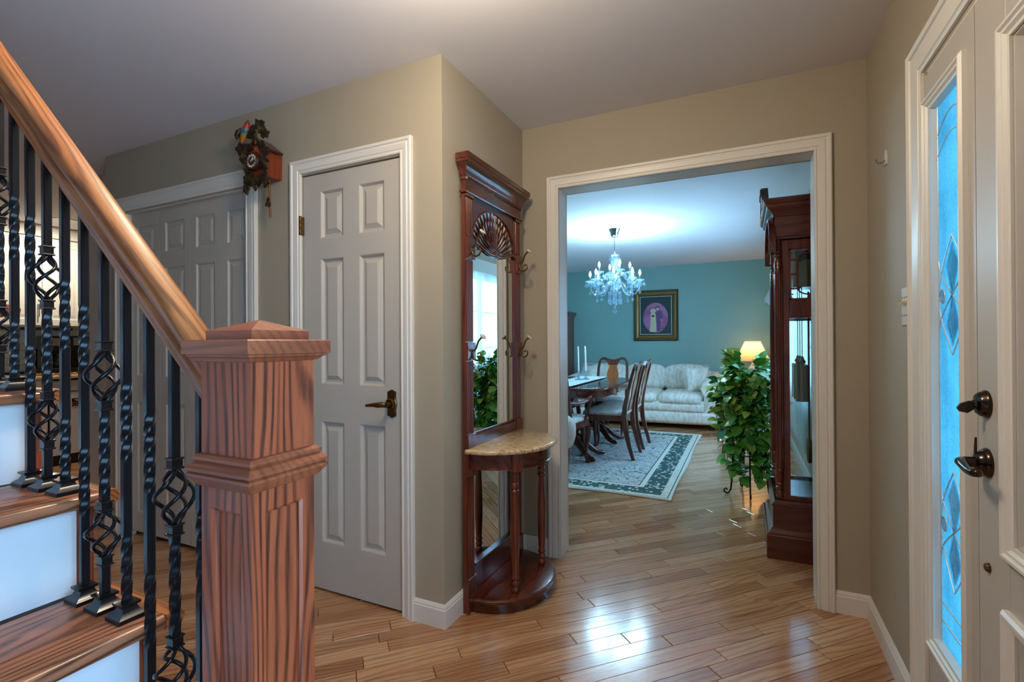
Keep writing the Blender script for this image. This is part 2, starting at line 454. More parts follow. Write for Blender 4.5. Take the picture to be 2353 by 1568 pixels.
# ---- casings and baseboards
def casing_profile(Wd, t=.02):
    return [(0, 0), (0, .009), (.004, .012), (.009, .012), (.011, .008), (.016, .008), (.019, .012), (.030, .015), (Wd-.026, .0165), (Wd-.022, .0135), (Wd-.017, .0135), (Wd-.014, .019), (Wd-.004, t), (Wd, t-.003), (Wd, 0)]
def closet_to(p, q, o): return (p, YC-o, q)
def back_to(p, q, o): return (p, YB-o, q)
def right_to(p, q, o): return (X2-o, p, q)
def U(x0, x1, h): return [(x0, 0), (x0, h), (x1, h), (x1, 0)]
def trim(name, g): return struct(g.obj(name, M['trim'], None, 25))
trim('trim_1', G().sweep(U(DX0+.006, DX1-.006, DH+.006), casing_profile(.066), closet_to))
trim('trim_2', G().sweep(U(BX0+.006, BX1-.006, DH+.006), casing_profile(.085), closet_to))
trim('trim_3', G().sweep(U(OX0, OX1, OH), casing_profile(.068), back_to))
trim('trim_4', G().sweep(U(OX0, OX1, OH), casing_profile(.068), lambda p, q, o: (p, YB2+o, q)))
trim('trim_5', G().box(OX0-.012, OX0, YB-.004, YB2+.004, 0, OH).box(OX1, OX1+.012, YB-.004, YB2+.004, 0, OH).box(OX0-.012, OX1+.012, YB-.004, YB2+.004, OH, OH+.012))
trim('trim_6', G().sweep([(FY1+.012, 0), (FY1+.012, FH+.012), (FY0-.012, FH+.012), (FY0-.012, 0)], [(-u, v) for u, v in casing_profile(.092, .024)], right_to))
BP = [(0, 0), (.013, 0), (.013, .076), (.010, .080), (.010, .086), (.006, .093), (.003, .098), (0, .098)]
def base(name, path):
    return struct(G().sweep(path, [(-u, v) for u, v in BP], lambda p, q, o: (p, q, o)).obj(name, M['trim'], None, 25))
base('baseboard_closet', [(DX1+.060, YC), (X1, YC), (X1, YB), (OX0-.068, YB)])
base('baseboard_opening', [(OX1+.068, YB), (X2, YB), (X2, FY1+.104)])
base('baseboard_closet_middle', [(BX1+.08, YC), (DX0-.06, YC)])
base('baseboard_closet_end', [(-3.766, YC), (BX0-.08, YC)])
base('baseboard_dining', [(X2, YB2), (X2, YD), (-2.95, YD), (-2.95, YB2)][::-1])

# ---- raised panels: nested rings in a face plane
def panel(parent, mat, x0, x1, z0, z1, to, depth=.015, field=.020):
    rings = [(0, 0), (.004, .001), (.007, .006), (.012, depth), (.022, depth), (.022+field, .004), (.024+field, .003)]
    g = G(); vs = []
    for i, d in rings: vs += [to(a, b, -d) for a, b in ((x0+i, z0+i), (x1-i, z0+i), (x1-i, z1-i), (x0+i, z1-i))]
    n = len(rings); fs = [(r*4+k, r*4+(k+1) % 4, (r+1)*4+(k+1) % 4, (r+1)*4+k) for r in range(n-1) for k in range(4)] + [tuple(range((n-1)*4, n*4))]
    g.add(vs, fs); me = g.mesh('panel', mat, None)
    return mesh_obj('panel', me, parent)
def leaf(name, parent, mat, x0, x1, z0, z1, holes, to, t=.035):
    xs = sorted({x0, x1, *[h[0] for h in holes], *[h[1] for h in holes]}); zs = sorted({z0, z1, *[h[2] for h in holes], *[h[3] for h in holes]})
    g = G()
    def B(a, b, c, d, o0, o1):
        v = [to(x, z, o) for x in (a, b) for z in (c, d) for o in (o0, o1)]
        g.add(v, [(0, 1, 3, 2), (4, 6, 7, 5), (0, 4, 5, 1), (2, 3, 7, 6), (0, 2, 6, 4), (1, 5, 7, 3)])
    for zi in range(len(zs)-1):
        run = None
        for xi in range(len(xs)):
            solid = xi < len(xs)-1 and not any(h[0] <= xs[xi] < h[1] and h[2] <= zs[zi] < h[3] for h in holes)
            if solid and run is None: run = xs[xi]
            if not solid and run is not None: B(run, xs[xi], zs[zi], zs[zi+1], -t, 0); run = None
    B(x0+.005, x1-.005, z0+.005, z1-.005, -t, -.020)
    lf = g.obj(name, mat, parent, None)
    return lf
# six-panel door
d1 = struct(thing('door_1', 'white six-panel hall door with antique brass lever handle', None, (-1.68, YC, 0)))
face = lambda p, q, o: (p, YC+.012-o, q)
hol = [(a, b, c, d) for a, b in ((-1.872, -1.723), (-1.628, -1.476)) for c, d in ((1.723, 1.957), (1.010, 1.625), (.240, .831))]
lf = leaf('leaf', d1, M['door'], -1.985, -1.371, .012, 2.040, hol, face)
for h in hol: panel(lf, M['door'], *h, face)
g = G()
for z in (1.795, .25):
    hg = G().box(-1.990, -1.977, YC-.006, YC+.010, z-.045, z+.045, .002).obj('hinge', M['old_brass'], d1)
    G().lathe([(.0055, z-.047), (.0065, z-.045), (.0065, z-.016), (.006, z-.015), (.0065, z-.014), (.0065, z+.014), (.006, z+.015), (.0065, z+.016), (.0065, z+.045), (.0055, z+.048)], (-1.988, YC-.008, 0), 10).obj('hinge_pin', M['old_brass'], hg)
# lever set: scalloped plate, rope ring, curved lever
cx, cz = -1.437, .936
half = [(0, .064), (.008, .060), (.018, .056), (.024, .054), (.0235, .042), (.022, .033), (.0245, .020), (.027, .010), (.0285, 0)]
right = half + [(x, -z) for x, z in half[-2::-1]]
out = right + [(-x, z) for x, z in right[-2:0:-1]]
pl = G()
n = len(out); vs = [(cx+x, YC+.012, cz+z) for x, z in out] + [(cx+x, YC+.008, cz+z) for x, z in out] + [(cx+x*.86, YC+.004, cz+z*.88) for x, z in out]
pl.add(vs, [tuple(range(2*n, 3*n))] + [(r*n+i, r*n+(i+1) % n, (r+1)*n+(i+1) % n, (r+1)*n+i) for r in (0, 1) for i in range(n)])
plate = pl.obj('handle_plate', M['old_brass'], d1)
G().lathe([(.025, YC+.006), (.025, YC-.004), (.022, YC-.009), (.017, YC-.010), (.015, YC-.006), (.012, YC-.006), (.012, YC-.040), (.0, YC-.042)], (cx, 0, cz), 24, 'y').obj('rosette', M['old_brass'], plate)
rg = G()
for i in range(28):
    a = 2*PI*i/28; rg.ball((cx+.0225*math.cos(a), YC-.006, cz+.0225*math.sin(a)), .0026, 6)
rg.obj('rope_ring', M['brass'], plate)
G().tube([(cx, YC-.038, cz), (cx-.012, YC-.046, cz+.001), (cx-.03, YC-.050, cz-.001), (cx-.052, YC-.051, cz-.001), (cx-.075, YC-.050, cz-.004), (cx-.098, YC-.047, cz-.006), (cx-.103, YC-.046, cz-.006)],
         [.011, .0125, .0125, .0095, .0075, .007, .003], 12).obj('lever_handle', M['old_brass'], d1, 60)
G().box(-1.373, -1.366, YC-.004, YC+.012, .905, .962, .002).obj('strike_plate', M['brass'], d1)
# bifold closet doors
d2 = struct(thing('door_2', 'white four-leaf bifold closet door with raised panels', None, (-2.96, YC, 0)))
face2 = lambda p, q, o: (p, YC+.030-o, q)
cuts = [-3.530, -3.228, -2.930, -2.652, -2.392]
for i in range(4):
    a, b = cuts[i]+.0015, cuts[i+1]-.0015
    hol = [(a+.052, b-.052, c, d) for c, d in ((1.770, 1.955), (1.010, 1.680), (.150, .850))]
    lf = leaf('leaf', d2, M['door'], a, b, .030, 2.041, hol, face2, .028)
    for h in hol: panel(lf, M['door'], *h, face2, .009, .016)
for x in (-3.085, -2.800):
    kb = G().lathe([(.004, YC+.03), (.004, YC+.018), (.007, YC+.016), (.0125, YC+.010), (.0135, YC+.004), (.011, YC-.001), (.0, YC-.002)], (x, 0, .915), 16, 'y').obj('knob', M['brass'], d2)
G().box(BX0+.002, BX1-.002, YC+.03, YC+.055, 2.041, 2.046).obj('track', M['dark'], d2)
G().box(BX0, -3.532, YC+.004, YC+.11, 0, 2.045).box(-2.390, BX1, YC+.004, YC+.11, 0, 2.045).box(BX0, BX1, YC+.004, YC+.11, 2.04, 2.05).obj('jamb', M['trim'], d2)
for x in (-3.51, -2.42): G().box(x-.012, x+.012, YC+.035, YC+.05, .0, .03, .002).obj('pivot_bracket', M['chrome'], d2)

# ---- front door unit in the right wall: sidelight and door
MG = {}
k = N('textured_glass'); k.t.nodes.remove(k.b); tc = k.n('TexCoord')
mp = k.n('Mapping'); k.l(tc.outputs['Object'], mp.inputs['Vector']); mp.inputs['Scale'].default_value = (1, 1.5, .8)
no = k.n('TexNoise', i_Vector=mp.outputs[0], i_Scale=150.0, i_Detail=3.0, i_Distortion=1.2)
big = k.n('TexNoise', i_Vector=mp.outputs[0], i_Scale=9.0, i_Detail=2.0)
bp = k.n('Bump'); bp.inputs['Strength'].default_value = .8; bp.inputs['Distance'].default_value = .004; k.l(no.outputs[0], bp.inputs['Height'])
f = k.math('ADD', k.math('MULTIPLY', no.outputs[0], .75), k.math('MULTIPLY', big.outputs[0], .35))
tint = k.ramp(f, [(.36, '#57828a'), (.73, '#7aa3a9')])
tr = k.n('BsdfTransparent'); k.l(tint, tr.inputs[0]); tl = k.n('BsdfTranslucent'); k.l(tint, tl.inputs[0]); k.l(bp.outputs[0], tl.inputs['Normal'])
gl = k.n('BsdfGlossy'); gl.inputs['Roughness'].default_value = .1; k.l(bp.outputs[0], gl.inputs['Normal'])
m1 = k.n('MixShader'); m1.inputs[0].default_value = .35; k.l(tr.outputs[0], m1.inputs[1]); k.l(tl.outputs[0], m1.inputs[2])
m2 = k.n('MixShader'); m2.inputs[0].default_value = .06; k.l(m1.outputs[0], m2.inputs[1]); k.l(gl.outputs[0], m2.inputs[2]); k.l(m2.outputs[0], k.out.inputs['Surface'])
M['tglass'] = k.m
M['bevel'] = thin_glass('bevelled_clear_glass', (.72, .93, 1, 1), .15, .03, .3, 40)
M['came'] = plain('silver_came', '#d5e4e6', .3, .3)
XF = X2-.004
fr = lambda p, q, o: (XF-o, p, q)
MOULD = [(0, 0), (0, .010), (.006, .016), (.012, .016), (.016, .011), (.022, .011), (.027, .005), (.034, .004), (.034, -.004), (0, -.004)]
def lite(parent, y0, y1, z0, z1, orn):
    """moulded frame with a recessed leaded pane"""
    fm = G().sweep([(y0, z0), (y1, z0), (y1, z1), (y0, z1)], MOULD, fr, True).obj('glass_moulding', M['trim'], parent, 25)
    G().sweep([(y0+.034, z0+.034), (y1-.034, z0+.034), (y1-.034, z1-.034), (y0+.034, z1-.034)], [(0, 0), (.004, -.014), (0, -.014)], fr, True).obj('reveal', M['trim'], fm, None)
    a, b, c, d = y0+.030, y1-.030, z0+.030, z1-.030
    pane = G().box(XF+.014, XF+.018, a, b, c, d).obj('pane', M['tglass'], parent, None)
    xm = XF+.0125; m = (a+b)/2; hw = (b-a)/2
    def came(pts): G().tube([(xm, y, z) for y, z in pts], .0022, 6).obj('came', M['came'], pane, 60)
    came([(a+.016, c), (a+.016, d)]); came([(b-.016, c), (b-.016, d)])
    for z in orn:
        s = hw*.85
        came([(m-s*math.sin(PI*t/10), z-.16+.032*t) for t in range(11)]); came([(m+s*math.sin(PI*t/10), z-.16+.032*t) for t in range(11)])
        came([(m-s*math.cos(PI*t/10), z-.10+.02*t) for t in range(11)]); came([(m+s*math.cos(PI*t/10), z-.10+.02*t) for t in range(11)])
        for sg in (-1, 1):
            came([(m+sg*s*.75+s*.2*math.cos(t*PI/6), z+.02*math.sin(t*PI/6)) for t in range(13)])
            g = G(); g.prism([(m+sg*s*.75+s*.17*math.cos(t*PI/5), z+.017*math.sin(t*PI/5)) for t in range(10)], xm-.003, xm+.001, 'x'); g.obj('bevel', M['bevel'], pane, None)
        g = G(); g.prism([(m-s*.42, z-.08), (m, z-.14), (m+s*.42, z-.08), (m+s*.05, z), (m+s*.42, z+.08), (m, z+.14), (m-s*.42, z+.08), (m-s*.05, z)], xm-.002, xm+.001, 'x'); g.obj('bevel', M['bevel'], pane, None)
    for z in (d-.10, d-.16): came([(a+(b-a)*t/8, z+.05*math.sin(PI*t/8)) for t in range(9)])
    for z in (c+.07, c+.12): came([(a, z), (b, z)])
    return pane
win1 = struct(thing('window_1', 'narrow leaded glass sidelight beside the front door', None, (X2, 1.68, 0)))
g = G()
for y0, y1, z0, z1 in ((1.480, 1.530, .01, 1.985), (1.800, 1.820, .01, 1.985), (1.530, 1.800, .01, .333), (1.530, 1.800, 1.897, 1.985)): g.box(XF, XF+.04, y0, y1, z0, z1)
g.obj('panel_frame', M['door'], win1, None)
lite(win1, 1.522, 1.808, .325, 1.905, (1.33, .70))
d3 = struct(thing('door_3', 'white panelled front door with bronze lever and deadbolt', None, (X2, 1.03, 0)))
g = G()
UP, LOW = (.70, 1.340, .760, 1.850), (.70, 1.340, .20, .655)
for y0, y1, z0, z1 in ((1.332, 1.4775, .01, 1.985), (.57, .708, .01, 1.985), (.708, 1.332, .01, .208), (.708, 1.332, .647, .768), (.708, 1.332, 1.842, 1.985)): g.box(XF, XF+.04, y0, y1, z0, z1, .0015)
g.box(XF+.014, XF+.036, .7, 1.34, .2, .66).box(XF+.014, XF+.036, .7, 1.34, .75, 1.86)
g.obj('door_slab', M['door'], d3, None)
g = G().sweep([(UP[0], UP[2]), (UP[1], UP[2]), (UP[1], UP[3]), (UP[0], UP[3])], MOULD, fr, True).obj('panel_moulding', M['trim'], d3, 25)
panel(d3, M['door'], .735, 1.305, .795, 1.815, lambda p, q, o: (XF+.002-o, p, q))
fm = G().sweep([(LOW[0], LOW[2]), (LOW[1], LOW[2]), (LOW[1], LOW[3]), (LOW[0], LOW[3])], MOULD, fr, True).obj('panel_moulding', M['trim'], d3, 25)
panel(d3, M['door'], .735, 1.305, .235, .62, lambda p, q, o: (XF+.002-o, p, q))
G().box(XF+.004, XF+.05, 1.4775, 1.480, .01, 1.985).obj('weatherstrip', M['dark'], d3)
G().box(X2, .60, FY1-.016, FY1, 0, FH).box(X2, .60, FY0, FY0+.02, 0, FH).box(X2, .60, FY0, FY1, FH-.01, FH).obj('door_jamb', M['trim'], d3)
# bronze hardware
cy = 1.430
ros = G().lathe([(.033, XF), (.033, XF-.004), (.030, XF-.007), (.029, XF-.010), (.026, XF-.012), (.022, XF-.020), (.012, XF-.023), (.011, XF-.040), (0, XF-.041)], (0, cy, .936), 28, 'x').obj('lever_rose', M['bronze'], d3)
G().tube([(XF-.036, cy, .936), (XF-.046, cy-.004, .937), (XF-.052, cy-.018, .938), (XF-.053, cy-.040, .934), (XF-.054, cy-.065, .930), (XF-.055, cy-.092, .931), (XF-.053, cy-.112, .935), (XF-.052, cy-.116, .936)],
         [.009, .010, .0105, .010, .009, .009, .0085, .003], 12).obj('lever_handle', M['bronze'], ros, 60)
db = G().lathe([(.031, XF), (.031, XF-.004), (.028, XF-.007), (.027, XF-.012), (.022, XF-.017), (.010, XF-.019), (.008, XF-.024), (0, XF-.025)], (0, cy+.003, 1.066), 28, 'x').obj('deadbolt', M['bronze'], d3)
G().prism([(XF-.017, 1.070), (XF-.030, 1.073), (XF-.046, 1.066), (XF-.052, 1.056), (XF-.048, 1.048), (XF-.034, 1.045), (XF-.020, 1.056)], cy-.002, cy+.005, 'y').obj('thumb_turn', M['bronze'], db)
G().lathe([(.010, XF), (.010, XF-.004), (.007, XF-.008), (0, XF-.009)], (0, cy-.004, .706), 16, 'x').obj('viewer_stud', M['old_brass'], d3)
ft = G().prism([(cy-.002, .955), (cy+.006, .956), (cy+.004, .968), (cy+.001, .985), (cy-.001, .992)], XF-.022, XF-.018, 'x').obj('latch_tongue', M['bronze'], ros)

# hall window beside the front door, outside the picture: the glossy risers mirror its cool daylight
w3 = struct(thing('window_3_offscreen', 'white framed hall window beside the front door', None, (X2, -.5, LZ0)))
G().box(X2, .60, LY0, LY0+.03, LZ0, LZ1).box(X2, .60, LY1-.03, LY1, LZ0, LZ1).box(X2, .60, LY0, LY1, LZ0, LZ0+.03).box(X2, .60, LY0, LY1, LZ1-.03, LZ1).obj('frame', M['trim'], w3, None)
M['clearglass'] = thin_glass('clear_glass', (.93, .98, .98, 1), .10)
for i in range(3):
    a = LY0+.03+(LY1-LY0-.06)*i/3; b = LY0+.03+(LY1-LY0-.06)*(i+1)/3
    s_ = G().sweep([(a, LZ0+.03), (b, LZ0+.03), (b, LZ1-.03), (a, LZ1-.03)], [(0, -.05), (.04, -.05), (.04, -.085), (0, -.085)], right_to, True).obj('sash', M['trim'], w3, None)
    G().box(X2+.066, X2+.069, a+.03, b-.03, LZ0+.05, LZ1-.05).obj('pane', M['clearglass'], s_, None)
trim('trim_8', G().sweep([(LY0, LZ0), (LY1, LZ0), (LY1, LZ1), (LY0, LZ1)], [(-u, v) for u, v in casing_profile(.08)], right_to, True))

# wall plate and coat hook on the right wall
sp = thing('switch_plate', 'white triple light switch plate on wall beside front door casing', 'light switch', (X2, 2.04, 1.32))
plt = G().box(X2-.005, X2, 1.985, 2.072, 1.258, 1.385, .002).obj('plate', M['white'], sp)
for i, y in enumerate((2.060, 2.036, 2.012)):
    z = 1.322
    G().box(X2-.020, X2-.005, y-.0035, y+.0035, z-.004+(.008 if i == 1 else .012), z+.004+(.008 if i == 1 else .012), .001).obj('toggle', M['almond'], sp)
    for q in (-.03, .03): G().lathe([(.0025, X2-.005), (.0025, X2-.0062), (0, X2-.0064)], (0, y, z+q), 8, 'x').obj('screw', M['old_brass'], sp)
hk = thing('wall_hook', 'small white adhesive hook high on wall near front door', 'hook', (X2, 2.27, 1.89))
G().prism([(2.258, 1.872), (2.282, 1.872), (2.283, 1.90), (2.276, 1.925), (2.264, 1.925), (2.257, 1.90)], X2-.005, X2, 'x').obj('hook_plate', M['white'], hk)
G().tube([(X2-.003, 2.27, 1.888), (X2-.016, 2.27, 1.880), (X2-.026, 2.27, 1.880), (X2-.031, 2.27, 1.889), (X2-.032, 2.27, 1.896)], .0035, 8).obj('hook_prong', M['chrome'], hk, 60)
# ------------------------------------------------------------------ staircase
RISE, RUN, TY1, TY0 = .183, .2, .527, -.62
def tz(k): return .752 + RISE*(k-4)
def tx(k): return -.885 - RUN*(k-4)          # nosing line of tread k
st = thing('staircase', 'oak staircase with white risers rising beside the front hall', 'staircase', (-1.1, 0, 0))
NK = 9
for k_ in range(1, NK+1):
    x, z, zl = tx(k_), tz(k_), (tz(k_-1) if k_ > 1 else 0)
    nose = [(x-RUN-.015, z-.026), (x-.010, z-.026), (x-.004, z-.023), (x-.0005, z-.016), (x, z-.010), (x-.003, z-.004), (x-.009, z), (x-RUN-.015, z)]
    t = G().prism(nose, TY0, TY1-.03, 'y').obj('tread', M['oak_y'], st)
    # mitred return at the open end runs with the flight
    ret = [(TY1-.03, z-.026), (TY1-.006, z-.026), (TY1-.001, z-.018), (TY1, z-.010), (TY1-.004, z-.002), (TY1-.010, z), (TY1-.03, z)]
    G().prism(ret, x-RUN-.014, x-.0005, 'x').obj('tread_return', M['oak_x'], t)
    G().box(x-.045, x-.032, TY0, TY1-.055, zl, z-.026).obj('riser', M['riser'], st, None)
    G().box(x-.050, x-.032, TY1-.055, TY1-.028, zl, z-.026, .001).obj('riser_end', M['oak_z'], st)
# open-side stringer under the treads
poly = [(tx(1)-.05, 0)]
for k_ in range(1, NK+1): poly += [(tx(k_)-.05, tz(k_)-.026), (tx(k_)-RUN-.05, tz(k_)-.026)]
poly += [(tx(NK)-RUN-.05, tz(NK)-.4), (tx(3)-RUN, 0)]
G().prism(poly, TY1-.055, TY1-.030, 'y').obj('stringer', M['riser'], st, None)
G().prism(poly, TY0, TY0+.025, 'y').obj('stringer', M['riser'], st, None)

# ------------------------------------------------------------------ railing
NXc, NYc = -.610, .4645
rl = thing('stair_railing', 'stained oak newel post and handrail with black iron balusters', 'railing', (NXc, NYc, tz(2)))
def sq(h, z): return [(NXc-h, NYc-h, z), (NXc+h, NYc-h, z), (NXc+h, NYc+h, z), (NXc-h, NYc+h, z)]
def stack(rings):
    g = G(); vs = [p for h, z in rings for p in sq(h, z)]; n = len(rings)
    return g.add(vs, [(0, 1, 2, 3), tuple(range(4*n-4, 4*n))] + [(r*4+i, r*4+(i+1) % 4, r*4+4+(i+1) % 4, r*4+4+i) for r in range(n-1) for i in range(4)])
P = .0495
# shaft with recessed panel on each lower face
post = stack([(P, 1.005), (P, 1.19)]); zb, zt, i_ = tz(2), 1.005, .020
for s1, s2 in ((1, 0), (-1, 0), (0, 1), (0, -1)):
    def q(a, z, d):
        r = P-d
        return (NXc+s1*r-s2*a, NYc+s2*r+s1*a, z)
    rings = [(P, zb, zt, 0), (P-i_, zb+.05, zt-.012, 0), (P-i_-.004, zb+.054, zt-.016, .003), (P-i_-.005, zb+.055, zt-.017, .008)]
    vs = []
    for a, z0, z1, d in rings: vs += [q(-a, z0, d), q(a, z0, d), q(a, z1, d), q(-a, z1, d)]
    post.add(vs, [(r*4+j, r*4+(j+1) % 4, r*4+4+(j+1) % 4, r*4+4+j) for r in range(3) for j in range(4)] + [(12, 13, 14, 15)])
np_ = post.obj('newel_post', M['oak_z'], rl, None)
stack([(P+.001, 1.020), (P+.004, 1.022), (P+.010, 1.030), (P+.013, 1.0345), (P+.013, 1.038), (P+.0105, 1.0395), (P+.0135, 1.042), (P+.0135, 1.046), (P+.009, 1.051), (P+.005, 1.053), (P+.0075, 1.056), (P+.0075, 1.060), (P+.004, 1.063), (P+.001, 1.064)]).obj('newel_band', M['oak_n'], np_, None)
stack([(P, 1.186), (P+.004, 1.187), (P+.008, 1.191), (P+.0125, 1.193), (P+.0125, 1.1955), (P+.0165, 1.1965), (P+.0165, 1.2135), (P+.015, 1.215), (P-.004, 1.215)]).obj('newel_cap', M['oak_n'], np_, None)
stack([(P-.004, 1.2145), (P-.004, 1.2275), (.001, 1.2425)]).obj('cap_pyramid', M['oak_n'], np_, None)

# handrail: straight run, profile in its own frame so that the grain follows it
SL = math.atan2(.905, 1)
RB0 = (-.660, 1.085)                          # where the bottom of the rail meets the newel
def rail_bottom(x): return RB0[1] + (RB0[0]-x)*math.tan(SL)
prof = [(-.0235, 0), (-.0235, .012), (-.027, .015), (-.027, .024), (-.023, .029), (-.024, .034), (-.029, .042), (-.0305, .050), (-.028, .059), (-.020, .066), (-.008, .0695), (.008, .0695), (.020, .066), (.028, .059), (.0305, .050), (.029, .042), (.024, .034), (.023, .029), (.027, .024), (.027, .015), (.0235, .012), (.0235, 0)]
prof = [(y*.78, z*.78) for y, z in prof]
L = 1.95
hr = G().prism([(y, z) for y, z in prof], 0, L, 'x')
# lower end cut plumb against the newel
hr.v = [((z*math.tan(SL) if x < .001 else x), y, z) for x, y, z in hr.v]
ho = hr.obj('handrail', M['oak_x'], None, 50)
ho.matrix_world = Matrix.Translation((RB0[0]+.001, NYc, RB0[1])) @ Matrix(((-math.cos(SL), 0, math.sin(SL), 0), (0, -1, 0, 0), (math.sin(SL), 0, math.cos(SL), 0), (0, 0, 0, 1)))
mw = ho.matrix_world.copy(); ho.parent = rl; ho.matrix_parent_inverse = W(rl).inverted(); ho.matrix_basis = mw

HB = .0062                                     # half of a half-inch bar
def bar(g, x, z0, z1, tw0=None, tw1=None, turns=0, h=HB):
    """square bar, optionally twisted over part of its height"""
    st_ = [z0]
    rings = []
    def ring(z, a): rings.append((z, a))
    ring(z0, 0)
    zs = []
    if tw0 is not None:
        for a, b in zip(tw0, tw1): zs.append((a, b))
    ang = 0
    for a, b in zs:
        ring(a, ang); n = 28
        for i in range(1, n+1): ring(a+(b-a)*i/n, ang + turns*2*PI*i/n)
        ang += turns*2*PI
    ring(z1, ang)
    vs = []
    for z, a in rings:
        for kk in range(4):
            for da in (-.17, .17):
                t = a + PI/4 + kk*PI/2 + da; vs.append((x+h*1.30*math.cos(t), NYc+h*1.30*math.sin(t), z))
    m = len(rings)
    g.add(vs, [tuple(range(8)), tuple(range(8*m-8, 8*m))] + [(r*8+i, r*8+(i+1) % 8, r*8+8+(i+1) % 8, r*8+8+i) for r in range(m-1) for i in range(8)])
    return g
def ringstack(x, z, rows):
    g = G(); vs = []
    for h, dz in rows:
        vs += [(x-h, NYc-h, z+dz), (x+h, NYc-h, z+dz), (x+h, NYc+h, z+dz), (x-h, NYc+h, z+dz)]
    n = len(rows)
    return g.add(vs, [(0, 1, 2, 3), tuple(range(4*n-4, 4*n))] + [(r*4+i, r*4+(i+1) % 4, r*4+4+(i+1) % 4, r*4+4+i) for r in range(n-1) for i in range(4)])
def basket(parent, x, z0, z1):
    for kk in range(4):
        pts = []
        for i in range(17):
            t = i/16; r = .0035 + .0225*math.sin(PI*t)**1.15; a = PI/4 + kk*PI/2 + t*PI*1.15
            pts.append((x+r*math.cos(a), NYc+r*math.sin(a), z0+(z1-z0)*t))
        G().tube(pts, .0032, 6).obj('basket_wire', M['iron'], parent, 60)
def baluster(x, zt, kind):
    top = rail_bottom(x)+.012
    if kind == 1:
        b = bar(G(), x, zt, zt+.090)
        bar(b, x, zt+.176, zt+.356, [zt+.196], [zt+.336], 1.0)
        bar(b, x, zt+.452, top)
        o = b.obj('baluster', M['iron'], rl, 30)
        for c in (.084, .178, .352, .455):
            ringstack(x, zt+c, [(.0070, -.009), (.0092, -.009), (.0098, -.0075), (.0092, -.006), (.0078, -.0055), (.0078, .0055), (.0092, .006), (.0098, .0075), (.0092, .009), (.0070, .009)]).obj('collar', M['iron'], o)
        basket(o, x, zt+.092, zt+.170); basket(o, x, zt+.360, zt+.446)
    else:
        tw = ((.150, .40), (.275, .53)) if kind == 0 else ((.014, .262), (.140, .395))
        o = bar(G(), x, zt, top, [zt+q for q in tw[0]], [zt+q for q in tw[1]], 1.0).obj('baluster', M['iron'], rl, 30)
    ringstack(x, zt, [(.0215, 0), (.0215, .007), (.019, .009), (.0135, .013), (.0105, .019), (.0105, .021), (.0135, .0225), (.0145, .0245), (.0145, .027), (.008, .028)]).obj('shoe', M['iron'], o)
for k_ in range(3, NK):
    for i, dx in enumerate((-.053, -.120, -.1865)):
        baluster(tx(k_)+dx, tz(k_), 2-i if i != 1 else 1)
# ------------------------------------------------------------------ cuckoo clock
k = N('carved_leaf'); tc = k.n('TexCoord'); no = k.n('TexNoise', i_Vector=tc.outputs['Object'], i_Scale=55.0, i_Detail=3.0)
M['carved'] = k.set(k.ramp(no.outputs[0], [(.38, '#0e0703'), (.5, '#24150a'), (.60, '#3e320e'), (.72, '#6e5f1c')]), .5)
M['ck_wood'] = wood('cuckoo_case_wood', '#3c1208', '#7c2c14', '#a5481f', 'z', .35, .2, 1.6)
M['roofw'] = wood('cuckoo_roof_wood', '#1c0d08', '#3a1c10', '#4e2818', 'y', .3, .2, 1.4)
cx, z0, z1, yf = -2.192, 2.012, 2.165, 1.662
ck = thing('cuckoo_clock', 'carved wooden cuckoo clock with leaves and bird hanging on beige wall', 'clock', (cx, YC, 2.0))
body = G().prism([(cx-.068, z0), (cx+.068, z0), (cx+.068, z1-.02), (cx, z1+.030), (cx-.068, z1-.02)], yf, YC, 'y').obj('case', M['ck_wood'], ck, None)
for i in range(4):
    y = yf+.018+i*.028
    G().box(cx+.0675, cx+.0685, y, y+.0022, z0+.004, z1-.028).obj('inlay_strip', M['brass'], body, None)
for s in (-1, 1):
    G().prism([(cx, z1+.044), (cx+s*.092, z1-.024), (cx+s*.089, z1-.032), (cx, z1+.034)], yf-.012, YC-.012, 'y').obj('roof_board', M['roofw'], ck, None)
def maple(s, seed):
    r = random.Random(seed); pts = []
    for i in range(26):
        a = PI/2 + 2*PI*i/26; q = .5+.5*abs(math.cos(2.5*(a-PI/2)))**1.5
        rr = s*(.30+.55*q)*(1 if i % 2 == 0 else .84)*(1.15 if abs(a-PI/2) < .4 else 1)
        pts.append((rr*math.cos(a)*.9, rr*math.sin(a)))
    return pts
def carved_leaf(x, z, s, ang, tilt, seed, y=None):
    pts = maple(s, seed); n = len(pts); vs = [(a, -.006*(1-min(1, math.hypot(a, b)/s))-.002, b) for a, b in pts] + [(a, .006, b) for a, b in pts] + [(0, -.009, 0)]
    g = G().add(vs, [(i, (i+1) % n, 2*n) for i in range(n)] + [(i, (i+1) % n, n+(i+1) % n, n+i) for i in range(n)] + [tuple(range(n, 2*n))])
    g.xf(Matrix.Translation((x, yf-.012 if y is None else y, z)) @ Matrix.Rotation(tilt, 4, 'Z') @ Matrix.Rotation(ang, 4, 'Y'))
    return g.obj('carved_leaf', M['carved'], ck, 20)
